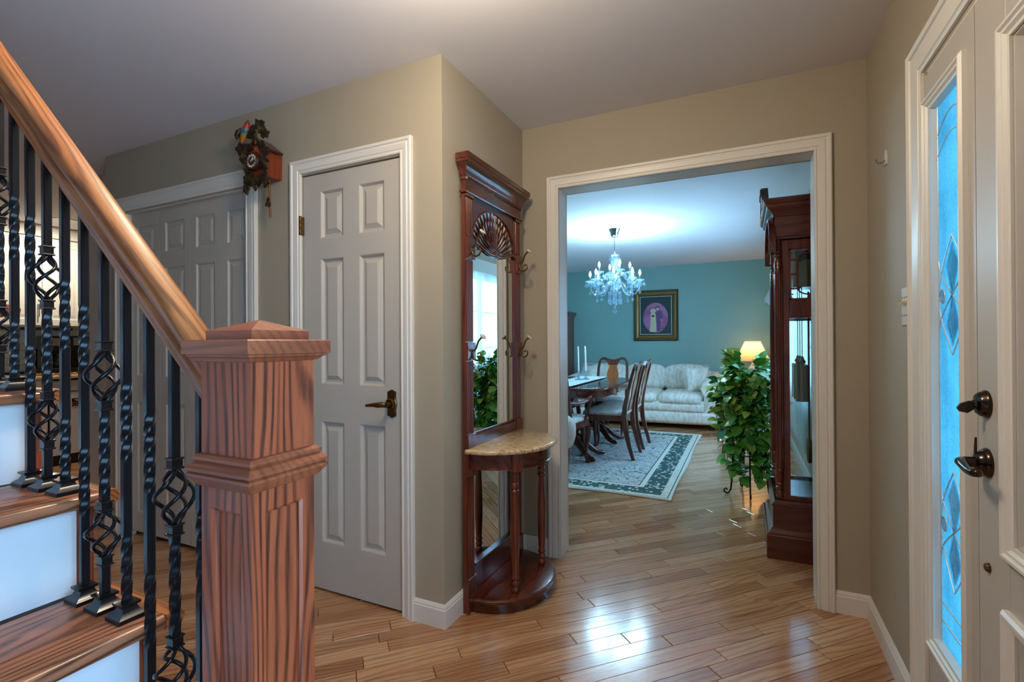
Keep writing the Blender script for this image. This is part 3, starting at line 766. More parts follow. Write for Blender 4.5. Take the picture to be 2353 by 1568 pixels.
for j, (dx, z, s, a) in enumerate(((-.098, 2.165, .050, 2.2), (-.085, 2.12, .036, 2.9), (-.03, 2.235, .044, .3), (.035, 2.258, .046, -.5), (.070, 2.215, .036, -1.2), (0, 2.205, .034, 3.0), (-.058, 2.06, .042, 2.2), (.060, 2.075, .040, -2.4), (-.070, 2.105, .034, 1.6), (.078, 2.125, .034, -1.6),
                                       (-.055, 2.005, .042, 2.7), (.058, 2.01, .042, -2.6), (0, 1.985, .046, 3.14), (-.030, 2.015, .036, 2.9), (.032, 1.992, .036, -2.9), (-.065, 1.962, .036, 3.0), (.075, 2.045, .030, -2.0), (-.045, 2.165, .030, .8), (.046, 2.165, .030, -.8), (.076, 1.978, .034, -2.9))):
    carved_leaf(cx+dx, z, s, a, rnd.uniform(-.25, .25), j)
dial = G().lathe([(.0, yf-.030), (.039, yf-.030), (.041, yf-.026), (.041, yf-.002)], (cx, 0, 2.085), 28, 'y').obj('dial', M['roofw'], ck)
for i in range(12):
    a = 2*PI*i/12
    g = G()
    for o_ in ((-.004, 0, .004) if i % 3 else (-.003, .003)):
        g.box(o_-.0008, o_+.0008, -.001, .001, .023, .033)
    g.xf(Matrix.Translation((cx, yf-.0305, 2.085)) @ Matrix.Rotation(a, 4, 'Y')).obj('numeral', M['white'], dial, None)
for a, l in ((.55, .021), (1.25, .029)):
    G().box(-.0018, .0018, -.001, .001, -.006, l).xf(Matrix.Translation((cx, yf-.0325, 2.085)) @ Matrix.Rotation(a, 4, 'Y')).obj('hand', M['white'], dial, None)
G().box(cx-.012, cx+.012, yf-.008, yf, 2.135, 2.165, .002).obj('cuckoo_door', M['splat'], ck)
# bird on the gable
k = N('painted_bird'); tc = k.n('TexCoord'); sx = k.n('SeparateXYZ'); k.l(tc.outputs['Object'], sx.inputs[0])
f = k.math('MULTIPLY', k.math('SUBTRACT', sx.outputs['Z'], 2.195), 10.5)
M['bird'] = k.set(k.ramp(f, [(0, '#b06a1e'), (.25, '#a8742a'), (.42, '#16586a'), (.55, '#1d6f73'), (.62, '#b3201c'), (.74, '#c4281e'), (.80, '#7a3a14'), (.95, '#5a3212')]), .4)
bx, by = cx-.064, yf-.022
bird = G().tube([(bx-.020, by, 2.190), (bx-.014, by, 2.205), (bx-.004, by, 2.225), (bx+.008, by, 2.243), (bx+.016, by, 2.258), (bx+.020, by, 2.270), (bx+.023, by, 2.280), (bx+.027, by, 2.288), (bx+.031, by, 2.297)], [.005, .010, .017, .020, .017, .013, .0125, .007, .001], 12).obj('bird_body', M['bird'], ck, 60)
for s, l in ((1, .050), (-1, .042)):
    G().tube([(bx-.004, by-.012*s, 2.256), (bx-.022, by-.016*s, 2.240), (bx-.036, by-.014*s, 2.222), (bx-.044, by-.010*s, 2.210)], [.005, .014, .013, .003], 8).obj('wing', M['carved'], bird, 60)
pd = G().tube([(cx+.045, yf-.006+.04, 2.0), (cx+.048, yf+.034, 1.90), (cx+.052, yf+.034, 1.815)], .0052, 6).obj('pendulum', plain('pendulum_wood', '#7a4a1c', .6), ck)
for j, a in enumerate((2.4, -2.4, 0, 3.1)):
    pts = maple(.017, j); n = len(pts)
    G().add([(x, -.005, z) for x, z in pts]+[(x, 0, z) for x, z in pts]+[(0, -.009, 0)], [(i, (i+1) % n, 2*n) for i in range(n)]+[(i, (i+1) % n, n+(i+1) % n, n+i) for i in range(n)]).xf(Matrix.Translation((cx+.048+.010*math.sin(a), yf+.026, 1.888+.010*math.cos(a))) @ Matrix.Rotation(a, 4, 'Y')).obj('bob_leaf', M['carved'], pd, 20)

ck.location.z += .030

# ------------------------------------------------------------------ hall tree
k = N('mirror'); M['mirror'] = k.set('#dfe6ea', .0, 1)
k = N('granite'); tc = k.n('TexCoord'); mpn = k.n('Mapping'); k.l(tc.outputs['Object'], mpn.inputs[0]); mpn.inputs['Rotation'].default_value = (0, 0, .9); mpn.inputs['Scale'].default_value = (1, 4, 1)
no = k.n('TexNoise', i_Vector=mpn.outputs[0], i_Scale=34.0, i_Detail=7.0, i_Roughness=.7, i_Distortion=.8)
M['granite'] = k.set(k.ramp(no.outputs[0], [(.32, '#6c5236'), (.44, '#b8935c'), (.54, '#dcc6a0'), (.68, '#efe4cf')]), .07, 0, .3)
HX, HF, A0, A1 = X1+.014, -1.120, 1.880, 2.470
AM = (A0+A1)/2
ht = thing('hall_tree', 'mahogany hall tree with tall mirror, brass coat hooks and granite shelf', 'hall tree', (X1, AM, 0))
G().box(HX, HX+.010, A0+.01, A1-.01, .05, 1.95).obj('back_board', M['mah_z'], ht)
for a, b in ((A0, A0+.068), (A1-.068, A1)):
    stile = G().box(HX, HF, a, b, 0, 1.95, .002).obj('stile', M['mah_z'], ht)
    for zz0, zz1 in ((.160, .600), (.800, 1.125), (1.215, 1.580), (1.690, 1.862)):
        for i in range(5):
            y = a+.0105+i*.0117
            G().tube([(HF+.001, y, zz0), (HF+.001, y, zz1)], .0046, 8).obj('reed', M['mah_z'], stile, 60)
    for zz0, zz1, t in ((0, .155, .010), (.605, .795, .010), (1.130, 1.210, .012), (1.585, 1.685, .012)):
        G().box(HF-.002, HF+t, a-.001, b+.004, zz0, zz1, .0015).obj('block', M['mah_z'], stile)
    G().box(HF-.002, HF+.010, a-.002, b+.002, 1.864, 1.880, .002).obj('capital', M['mah_y'], stile)
I0, I1 = A0+.068, A1-.068
G().box(HX+.010, HX+.0125, I0, I1, .775, 1.90).obj('mirror_glass', M['mirror'], ht, None)
G().box(HX+.010, HX+.0125, I0, I1, .195, .665).obj('mirror_glass', M['mirror'], ht, None)
G().box(HX, HF+.006, I0, I1, .735, .785, .002).box(HX, HF-.004, I0, I1, .785, .795, .002).obj('middle_rail', M['mah_y'], ht)
G().box(HX, HF+.002, I0, I1, .650, .735, .002).obj('apron_backing', M['mah_y'], ht)
G().box(HX, HF, I0, I1, .075, .190, .002).box(HX, HF+.008, I0, I1, .186, .200, .002).obj('lower_rail', M['mah_y'], ht)
# header board with arched cut-out
SZ = 1.690; RW, RH = (I1-I0)/2-.004, .165
arch = [(AM+RW*math.cos(PI*i/24), SZ+RH*math.sin(PI*i/24)) for i in range(25)]
G().prism([(I1, 1.885), (I1, SZ-.03), (AM+RW, SZ-.03)] + arch + [(AM-RW, SZ-.03), (I0, SZ-.03), (I0, 1.885)], HX+.0125, HF-.004, 'x').obj('arched_header', M['mah_y'], ht)
G().tube([(HF-.004, y, z) for y, z in arch], .0045, 8).obj('arch_bead', M['mah_y'], ht, 60)
# carved shell: ribs fanning from a hub
hub = (AM, 1.652)
sh = G().ball((HF-.006, hub[0], hub[1]), .017, 12, (.6, 1, 1)).obj('shell_hub', M['mah_y'], ht)
NR = 17
tips = []
for i in range(NR):
    a = PI*(.035+.93*i/(NR-1)); ty, tz_ = AM+(RW-.006)*math.cos(a), SZ+.004+(RH-.008)*math.sin(a); tips.append((ty, tz_))
    pts = []
    for j in range(9):
        t = j/8; y = hub[0]+(ty-hub[0])*t; z = hub[1]+(tz_-hub[1])*t
        bow = .024*math.sin(PI*t)*math.cos(a); y -= 0; z -= abs(bow)*.9 if math.sin(a) < .75 else 0
        y -= bow*.35
        pts.append((HF-.010+.012*math.sin(PI*t), y, z))
    G().tube(pts, [.0036, .0036, .0036, .0037, .0038, .004, .0042, .0044, .0046], 8).obj('shell_rib', M['mah_y'], sh, 60)
for (ya, za), (yb, zb) in zip(tips, tips[1:]):
    m_ = ((ya+yb)/2, (za+zb)/2)
    d_ = (m_[0]-AM, m_[1]-SZ); l_ = math.hypot(*d_) or 1
    G().tube([(HF-.008, ya, za), (HF-.006, m_[0]+d_[0]/l_*.006, m_[1]+d_[1]/l_*.006), (HF-.008, yb, zb)], .0036, 6).obj('shell_scallop', M['mah_y'], sh, 60)
for s in (-1, 1):
    G().tube([(HF-.006, AM+s*(RW-.002), SZ-.022), (HF-.004, AM+s*(RW-.03), SZ-.012), (HF-.002, AM+s*.13, SZ-.034), (HF, AM+s*.06, SZ-.050), (HF-.004, AM, SZ-.046)], [.012, .010, .008, .008, .008], 8).obj('shell_scroll', M['mah_y'], sh, 60)
# entablature
to = lambda p, q, o: (p, q, o)
def wrap(name, prof, mat, par=ht):
    """moulding that returns around three sides; u = out, v = height"""
    return G().sweep([(HX, A1), (HF, A1), (HF, A0), (HX, A0)][::-1], [(-u, v) for u, v in prof], to).obj(name, mat, par, 30)
G().box(HX, HF+.004, A0-.001, A1+.001, 1.880, 1.965).obj('frieze', M['mah_y'], ht)
wrap('frieze_moulding', [(0, 1.880), (.012, 1.880), (.014, 1.885), (.012, 1.890), (.006, 1.893), (0, 1.895)], M['mah_y'])
wrap('dentil_backing', [(0, 1.938), (.007, 1.938), (.007, 1.958), (0, 1.958)], M['mah_y'])
for i in range(34):
    y = A0+.004+i*(A1-A0-.016)/33
    G().box(HF+.006, HF+.013, y, y+.009, 1.941, 1.955).obj('dentil', M['mah_y'], ht, None)
cor = wrap('cornice', [(0, 1.956), (.010, 1.956), (.013, 1.962), (.014, 1.975), (.020, 1.990), (.032, 2.003), (.040, 2.008), (.040, 2.018), (.045, 2.022), (.045, 2.044), (.040, 2.047), (0, 2.047)], M['mah_y'])
G().box(HX, HF+.002, A0, A1, 1.956, 2.046).obj('cornice_core', M['mah_y'], ht)
# demi-lune shelf, apron, legs, plinth
def half_disc(r, z0, z1, edge, name, mat, par=ht, n=30, xc=HF-.002):
    prof = []
    for u, v in edge: prof.append((u, v))
    g = G(); vs = []; m = len(prof)
    for u, v in prof:
        for i in range(n+1):
            a = -PI/2+PI*i/n; vs.append((xc+(r+u)*math.cos(a), AM+(r+u)*math.sin(a), v))
    fs = [(j*(n+1)+i, j*(n+1)+i+1, (j+1)*(n+1)+i+1, (j+1)*(n+1)+i) for j in range(m-1) for i in range(n)] + [tuple(range(n+1)), tuple(range((m-1)*(n+1), m*(n+1)))]
    fs += [tuple([j*(n+1) for j in range(m)] + [j*(n+1)+n for j in range(m-1, -1, -1)])]
    return g.add(vs, fs).obj(name, mat, par, 35)
half_disc(.300, 0, 0, [(-.006, .712), (0, .714), (.004, .720), (.004, .727), (.001, .731), (-.004, .734), (-.010, .736)], 'shelf_top', M['granite'])
half_disc(.270, 0, 0, [(0, .640), (.004, .641), (.004, .646), (0, .648), (0, .712)], 'apron', M['mah_y'])
half_disc(.266, 0, 0, [(0, 0), (0, .050), (.004, .054)], 'plinth', M['mah_y'])
half_disc(.278, 0, 0, [(0, .050), (.012, .054), (.016, .060), (.016, .066), (.008, .072), (.0, .075)], 'plinth_top', M['mah_y'])
turn = [(.014, .075), (.019, .080), (.019, .094), (.015, .100), (.013, .103), (.018, .110), (.019, .118), (.015, .128), (.014, .132), (.019, .138), (.019, .145), (.015, .152), (.017, .170), (.0205, .26), (.0215, .33), (.020, .40), (.0155, .485), (.0145, .520), (.016, .524), (.021, .530), (.021, .537), (.016, .542), (.019, .548), (.021, .558), (.018, .568), (.015, .572), (.018, .582), (.019, .600), (.015, .612), (.017, .618), (.018, .626), (.018, .642)]
for a in (-.75, .73):
    x, y = HF+.236*math.cos(a), AM+.236*math.sin(a)
    lg = G().lathe(turn, (x, y, 0), 18).obj('leg', M['mah_z'], ht, 45)
    G().box(-.016, .042, -.026, .026, .628, .712, .002).xf(Matrix.Translation((x, y, 0)) @ Matrix.Rotation(a, 4, 'Z')).obj('leg_block', M['mah_z'], lg)
# hooks
for y in (A0+.036, A1-.032):
    for z in (1.640, 1.172):
        b = HF+.010
        hk_ = G().box(b, b+.004, y-.008, y+.008, z-.034, z+.012, .002).obj('coat_hook', M['old_brass'], ht)
        G().tube([(b+.002, y, z), (b+.014, y, z+.002), (b+.024, y, z+.014), (b+.029, y, z+.030), (b+.036, y, z+.046), (b+.046, y, z+.056), (b+.054, y, z+.061)], .0042, 8).obj('upper_prong', M['old_brass'], hk_, 60)
        G().tube([(b+.002, y, z+.002), (b+.004, y, z-.018), (b+.010, y, z-.034), (b+.022, y, z-.042), (b+.036, y, z-.040), (b+.046, y, z-.030), (b+.048, y, z-.016), (b+.042, y, z-.007), (b+.034, y, z-.009), (b+.030, y, z-.014)], [.0042]*7+[.0038, .0034, .0042], 8).obj('lower_prong', M['old_brass'], hk_, 60)
        kn = G().lathe([(0, -.007), (.009, -.0062), (.0145, -.0022), (.0158, .0018), (.0125, .005), (.005, .0066), (0, .0068)], n=16).xf(Matrix.Translation((b+.058, y, z+.065)) @ Matrix.Rotation(.75, 4, 'Y')).obj('knob', M['porcelain'], hk_, 60)
        G().lathe([(0, .0055), (.003, .0062), (.0028, .0072), (0, .0074)], n=8).xf(Matrix.Translation((b+.058, y, z+.065)) @ Matrix.Rotation(.75, 4, 'Y')).obj('screw', M['old_brass'], hk_)
# ------------------------------------------------------------------ dining and sitting room
# rug
k = N('oriental_rug'); tc = k.n('TexCoord'); sx = k.n('SeparateXYZ'); k.l(tc.outputs['Object'], sx.inputs[0])
RX0, RX1, RY0, RY1 = -2.75, -.510, 3.86, 6.72
ex = k.math('SUBTRACT', (RX1-RX0)/2, k.math('ABSOLUTE', k.math('SUBTRACT', sx.outputs['X'], (RX0+RX1)/2)))
ey = k.math('SUBTRACT', (RY1-RY0)/2, k.math('ABSOLUTE', k.math('SUBTRACT', sx.outputs['Y'], (RY0+RY1)/2)))
e = k.math('MINIMUM', ex, ey)
band = k.ramp(e, [(0, '#d9d6c8'), (.018, '#cfd0c4'), (.022, '#274b4a'), (.030, '#d6d2c4'), (.085, '#2c5150'), (.245, '#d8d4c6'), (.285, '#37585a'), (.295, '#aebcc4')], 'CONSTANT')
v1 = k.n('TexVoronoi', i_Vector=tc.outputs['Object'], i_Scale=24.0); v2 = k.n('TexVoronoi', i_Vector=tc.outputs['Object'], i_Scale=42.0)
n1 = k.n('TexNoise', i_Vector=tc.outputs['Object'], i_Scale=5.5, i_Detail=6.0, i_Roughness=.62, i_Distortion=2.4)
motif = k.ramp(v1.outputs['Distance'], [(0, '#a8606c'), (.14, '#e6dfce'), (.34, '#e6dfce'), (.36, '#31585a'), (.5, '#31585a')])
field = k.ramp(n1.outputs[0], [(.34, '#23494b'), (.41, '#2f5a5c'), (.43, '#e2dfd2'), (.48, '#8fa6b4'), (.50, '#d9d8ce'), (.54, '#7d5c68'), (.56, '#dfdccf'), (.60, '#2c5558'), (.70, '#cfd0c6')])
isf = k.math('GREATER_THAN', e, .295); isb = k.math('MULTIPLY', k.math('GREATER_THAN', e, .085), k.math('LESS_THAN', e, .245)); isg = k.math('MULTIPLY', k.math('GREATER_THAN', e, .030), k.math('LESS_THAN', e, .085))
c = k.mix(k.math('MULTIPLY', isf, .92), band, field)
small = k.math('LESS_THAN', v1.outputs['Distance'], .42)
c = k.mix(k.math('MULTIPLY', k.math('MULTIPLY', small, k.math('ADD', isb, k.math('MULTIPLY', isf, .7))), .85), c, motif)
c = k.mix(k.math('MULTIPLY', k.math('LESS_THAN', v2.outputs['Distance'], .24), k.math('MULTIPLY', isg, .8)), c, '#3d5557')
k.bump(v2.outputs['Distance'], .3, .003)
M['rug'] = k.set(c, .9)
rug = thing('area_rug', 'teal and cream oriental rug under the dining table', 'rug', ((RX0+RX1)/2, RY0, 0))
g = G(); nx, ny = 14, 18; vs = []
for i in range(nx+1):
    for j in range(ny+1):
        x = RX0+(RX1-RX0)*i/nx; y = RY0+(RY1-RY0)*j/ny
        y2 = y + (.012*math.sin(x*5) if j == 0 else 0); x2 = x + (.008*math.sin(y*4) if i == nx else 0)
        vs.append((x2, y2, .009+.001*math.sin(7*x+3*y)))
fs = [(i*(ny+1)+j, (i+1)*(ny+1)+j, (i+1)*(ny+1)+j+1, i*(ny+1)+j+1) for i in range(nx) for j in range(ny)]
rim = [i*(ny+1) for i in range(nx+1)] + [nx*(ny+1)+j for j in range(1, ny+1)] + [i*(ny+1)+ny for i in range(nx-1, -1, -1)] + [j for j in range(ny-1, 0, -1)]
o = len(vs); vs += [(vs[i][0], vs[i][1], .0008) for i in rim]; m = len(rim)
fs += [(rim[i], rim[(i+1) % m], o+(i+1) % m, o+i) for i in range(m)] + [tuple(range(o, o+m))]
g.add(vs, fs).obj('pile', M['rug'], rug, None)
edge = [(vs[i][0], vs[i][1], .006) for i in rim]
G().tube(edge+[edge[0]], .0062, 6).obj('binding', plain('rug_binding', '#d2cebf', .9), rug)

# fabrics
def damask(name, col, hi, scale=7):
    k = N(name); tc = k.n('TexCoord'); no = k.n('TexNoise', i_Vector=tc.outputs['Object'], i_Scale=scale, i_Detail=2.0, i_Distortion=2.2)
    w = k.n('TexWave', i_Vector=tc.outputs['Object'], i_Scale=scale*.6, i_Distortion=14.0, i_Detail=2.0)
    f = k.math('ADD', k.math('MULTIPLY', no.outputs[0], .8), k.math('MULTIPLY', w.outputs['Fac'], .2))
    k.bump(f, .25, .004); return k.set(k.ramp(f, [(.3, col), (.65, hi)]), .75)
M['sofa'] = damask('cream_damask', '#cfcabd', '#ece9e0')
M['seat'] = damask('cream_scroll_fabric', '#9aa3a8', '#d6d2c4', 14)

# dining table
tb = thing('dining_table', 'oval polished cherry dining table on two pedestals', 'table', (-1.70, 5.35, .01))
TXc, TYa, TYb, TW = -1.70, 4.56, 6.20, .50
def oval(inset):
    pts = []; w_, r_ = TW-inset, .42
    for cyy, s in ((TYb-r_, 1), (TYa+r_, -1)):
        for i in range(17):
            a = PI*i/16 if s > 0 else PI+PI*i/16
            ca, sa = math.cos(a), math.sin(a)
            pts.append((TXc+w_*math.copysign(abs(ca)**.62, ca), cyy+(r_-inset)*math.copysign(abs(sa)**.8, sa)))
    return pts
def loft(rows, name, mat, par, sm=35):
    g = G(); vs = []; n = len(rows[0][0])
    for pts, z in rows: vs += [(x, y, z) for x, y in pts]
    m = len(rows)
    return g.add(vs, [(j*n+i, j*n+(i+1) % n, (j+1)*n+(i+1) % n, (j+1)*n+i) for j in range(m-1) for i in range(n)] + [tuple(range(n)), tuple(range((m-1)*n, m*n))]).obj(name, mat, par, sm)
loft([(oval(.016), .728), (oval(.004), .732), (oval(0), .738), (oval(0), .748), (oval(.004), .754), (oval(.010), .756), (oval(.014), .760)], 'table_top', M['table'], tb)
loft([(oval(.055), .655), (oval(.05), .658), (oval(.05), .728)], 'apron', M['table'], tb)
for y in (4.92, 5.84):
    pd_ = G().lathe([(.075, .16), (.085, .18), (.085, .22), (.060, .24), (.055, .27), (.075, .33), (.080, .42), (.060, .52), (.055, .56), (.075, .60), (.085, .63), (.085, .66)], (TXc, y, .01), 20).obj('pedestal', M['chair'], tb)
    for a in (-.5, PI+.5, PI-.5, .5):
        ca, sa = math.cos(a), math.sin(a)
        pts = [(TXc+r*ca, y+r*sa, z) for r, z in ((.05, .21), (.12, .20), (.20, .15), (.28, .075), (.34, .042), (.38, .040), (.405, .034))]
        G().tube(pts, [.040, .042, .036, .030, .026, .026, .014], 10).obj('foot', M['chair'], pd_, 60)

def make_chair(arm, group):
    """built facing +y with the seat centre at the origin"""
    c = thing('dining_armchair' if arm else 'dining_chair', None, 'chair', (0, 0, 0), group)
    w, d = (.28, .23) if arm else (.245, .22)
    sr = G()
    outl = [(-w*.86, -d), (w*.86, -d), (w, d-.03), (w-.03, d), (-w+.03, d), (-w, d-.03)]
    sr.prism(outl, .385, .445); sr.obj('seat_rail', M['chair'], c)
    inn = [(x*.97, y*.97) for x, y in outl]
    loft([(inn, .44), ([(x*1.01, y*1.01) for x, y in inn], .462), ([(x*.97, y*.97) for x, y in inn], .478), ([(x*.75, y*.75) for x, y in inn], .490), ([(x*.3, y*.3) for x, y in inn], .494)], 'seat', M['seat'], c, 60)
    for s in (-1, 1):
        x = s*(w-.03)
        G().tube([(x, d-.03, .43), (x+s*.010, d-.012, .37), (x+s*.012, d-.004, .31), (x+s*.004, d-.012, .20), (x-s*.004, d-.022, .10), (x-s*.002, d-.018, .045), (x+s*.004, d-.004, .022), (x+s*.004, d+.004, .010), (x+s*.004, d+.004, .0)],
                 [.026, .030, .029, .021, .015, .013, .018, .022, .018], 10).obj('leg', M['chair'], c, 60)
        xr = s*w*.80
        # rear leg runs up into the back stile
        pts = [(xr*.98, -d-.085, 0), (xr, -d-.045, .14), (xr, -d-.008, .30), (xr, -d+.004, .44), (xr, -d-.006, .54), (xr*1.0, -d-.040, .70), (xr*.99, -d-.075, .84), (xr*.93, -d-.098, .93)]
        hw, hd = [.013, .015, .018, .020, .019, .017, .016, .016], [.016, .019, .024, .026, .022, .016, .014, .014]
        g = G(); vs = []
        for (px, py, pz), a, b in zip(pts, hw, hd): vs += [(px-a, py-b, pz), (px+a, py-b, pz), (px+a, py+b, pz), (px-a, py+b, pz)]
        g.add(vs, [(0, 1, 2, 3), tuple(range(28, 32))]+[(r*4+i, r*4+(i+1) % 4, r*4+4+(i+1) % 4, r*4+4+i) for r in range(7) for i in range(4)]).obj('leg', M['chair'], c, 40)
    # crest rail: two humps with a dip, swept back
    xr = w*.80
    up = [(-xr*.93-.016, .925), (-xr*.92, .962), (-xr*.80, .985), (-xr*.62, .992), (-xr*.40, .980), (-xr*.18, .964), (0, .960)]
    lo = [(-xr*.93+.016, .925), (-xr*.80, .950), (-xr*.62, .958), (-xr*.48, .945), (-xr*.36, .915), (-xr*.33, .898), (0, .898)]
    def by(z): return -d-.098-.25*(z-.93)
    ou = up + [(-x, z) for x, z in up[-2::-1]] + [(-x, z) for x, z in lo] + [(x, z) for x, z in lo[-2::-1]]
    g = G(); n = len(ou)
    # prism along the raked back
    g.add([(x, by(z)-.013, z) for x, z in ou]+[(x, by(z)+.013, z) for x, z in ou], [tuple(range(n)), tuple(range(n, 2*n))]+[(i, (i+1) % n, n+(i+1) % n, n+i) for i in range(n)])
    g.obj('crest_rail', M['chair'], c, 30)
    hs = [(.072, .905), (.060, .880), (.052, .855), (.066, .820), (.078, .770), (.076, .720), (.058, .660), (.046, .615), (.050, .590), (.066, .570), (.066, .478)]
    sl = [(-x, z) for x, z in hs] + hs[::-1]
    n = len(sl)
    def sy(z): return -d-.004-.21*max(0, z-.47)
    G().add([(x, sy(z)-.006, z) for x, z in sl]+[(x, sy(z)+.006, z) for x, z in sl], [tuple(range(n)), tuple(range(n, 2*n))]+[(i, (i+1) % n, n+(i+1) % n, n+i) for i in range(n)]).obj('splat', M['splat'], c, 30)
    if arm:
        for s in (-1, 1):
            ar = G().tube([(s*w*.80, -d-.02, .640), (s*(w+.0), -d+.08, .632), (s*(w+.035), -d+.20, .640), (s*(w+.045), -d+.30, .662), (s*(w+.035), -d+.36, .668), (s*(w+.02), -d+.385, .664)], [.016, .017, .019, .019, .021, .012], 10).obj('arm', M['chair'], c, 60)
            G().tube([(s*(w-.02), d-.13, .42), (s*(w+.008), d-.12, .50), (s*(w+.025), d-.11, .58), (s*(w+.036), d-.10, .65)], [.018, .016, .015, .017], 8).obj('arm_post', M['chair'], ar, 60)
    return c
GRP = 'cherry chairs around the dining table'
sc_ = make_chair(False, GRP); sc_.location = (-1.325, 5.19, .01); sc_.rotation_euler = (0, 0, PI/2)
sc_['label'] = 'cherry dining chair at long table side, first from the doorway, back to the plant'
copy_tree(sc_, None, (-1.325, 5.745, .01), PI/2, 'cherry dining chair at long table side, second from the doorway, nearer the sofa')
copy_tree(sc_, None, (-1.605, 6.30, .01), PI+.03, 'cherry dining chair at table end, its splat back against the sofa')
copy_tree(sc_, None, (-2.135, 5.25, .01), -PI/2, 'cherry dining chair tucked under the far long side, seat showing beneath the table')
copy_tree(sc_, None, (-2.135, 5.80, .01), -PI/2, 'cherry dining chair on far long side of table by the cabinet')
ac = make_chair(True, GRP); ac.location = (-1.665, 4.48, .01); ac['label'] = 'cherry dining armchair with curved arms at the table end by the doorway'

# lace runner and candlesticks
k = N('lace'); tc = k.n('TexCoord'); vo = k.n('TexVoronoi', i_Vector=tc.outputs['Object'], i_Scale=60.0); k.bump(vo.outputs['Distance'], .8, .004)
M['lace'] = k.set(k.ramp(vo.outputs['Distance'], [(.2, '#f4f4f0'), (.6, '#c3ccd0')]), .8)
ln = thing('lace_runner', 'white scalloped lace runner along the dining table', 'table runner', (TXc, 5.3, .771))
pts = []
x0, x1, y0, y1 = -1.86, -1.56, 4.62, 6.02
per = [(x0, y0+(y1-y0)*i/60) for i in range(60)] + [(x0+(x1-x0)*i/16, y1) for i in range(16)] + [(x1, y1-(y1-y0)*i/60) for i in range(60)] + [(x1-(x1-x0)*i/16, y0) for i in range(16)]
mx_, my_ = (x0+x1)/2, (y0+y1)/2
for i, (x, y) in enumerate(per):
    s = .010*abs(math.sin(i*PI/4)); dx, dy = (-1 if x == x0 else 1 if x == x1 else 0), (1 if y == y1 else -1 if y == y0 else 0)
    pts.append((x+dx*s, y+dy*s))
G().prism(pts, .7708, .7735).obj('lace_cloth', M['lace'], ln, None)
g = G()
for i, (x, y) in enumerate(pts):
    if i % 4 == 2: g.ball((x, y, .7745), .011, 6, (1, 1, .5))
ru = g.obj('lace_ruffle', M['lace'], ln, 60); ru['kind'] = 'stuff'
M['crystal'] = thin_glass('crystal', (.66, .82, .92, 1), .16, .02, .7, 60, .03)
M['wax'] = plain('white_wax', '#eef0ec', .45)
for i, (x, y) in enumerate(((-1.725, 5.42), (-1.665, 5.50))):
    cs = thing('candlestick', ('glass candlestick with white taper on lace runner, the one nearer the cabinet', 'glass candlestick with white taper on lace runner, the one nearer the sofa')[i], 'candlestick', (x, y, .7735), 'candlesticks on the dining table')
    G().lathe([(.045, .7737), (.046, .779), (.030, .786), (.012, .796), (.010, .81), (.017, .822), (.012, .834), (.010, .846), (.020, .862), (.024, .872), (.016, .876), (.0, .876)], (x, y, 0), 16).obj('glass_base', M['crystal'], cs, 50)
    cd = G().tube([(x, y, .868), (x-.002, y, 1.02), (x-.004, y, 1.10), (x-.006, y, 1.155), (x-.006, y, 1.163)], [.0125, .011, .0105, .0085, .002], 10).obj('taper', M['wax'], cs, 60)
    G().tube([(x-.006, y, 1.160), (x-.008, y, 1.170), (x-.005, y, 1.176)], .0012, 5).obj('wick', M['dark'], cd)

# ------------------------------------------------------------------ chandelier
CX, CY = -1.270, 5.30
ch = thing('chandelier', 'crystal chandelier with candle bulbs over the dining table', 'chandelier', (CX, CY, H))
M['bulb'] = glow('led_bulb', '#e8f6ff', 7)
G().lathe([(0, H-.001), (.058, H-.001), (.062, H-.004), (.060, H-.010), (.050, H-.030), (.042, H-.060), (.036, H-.080), (.024, H-.088), (0, H-.089)], (CX, CY, 0), 24).obj('ceiling_canopy', M['chrome'], ch, 50)
G().tube([(CX, CY, H-.085), (CX, CY, 2.20)], .005, 8).obj('rod', M['chrome'], ch)
col_ = G().lathe([(.004, 2.205), (.010, 2.195), (.006, 2.185), (.012, 2.170), (.030, 2.160), (.052, 2.155), (.048, 2.145), (.020, 2.135), (.028, 2.12), (.040, 2.09), (.042, 2.06), (.034, 2.02), (.024, 1.995), (.030, 1.985), (.058, 1.990), (.062, 1.984), (.030, 1.970), (.022, 1.955), (.030, 1.93), (.034, 1.91), (.022, 1.895), (.016, 1.875), (.030, 1.865), (.034, 1.78), (.024, 1.765), (.07, 1.755), (.074, 1.748), (.068, 1.735), (.04, 1.725), (.015, 1.722), (0, 1.722)], (CX, CY, 0), 18).obj('centre_column', M['crystal'], ch, 40)
def pendant(g, x, y, z, nb, drop=True):
    for i in range(nb): g.ball((x, y, z-.006-i*.013), .0055, 6)
    zz = z-.006-nb*.013
    if drop:
        g.lathe([(0, zz), (.004, zz-.004), (.011, zz-.020), (.012, zz-.028), (.008, zz-.038), (0, zz-.046)], (x, y, 0), 6)
    return g
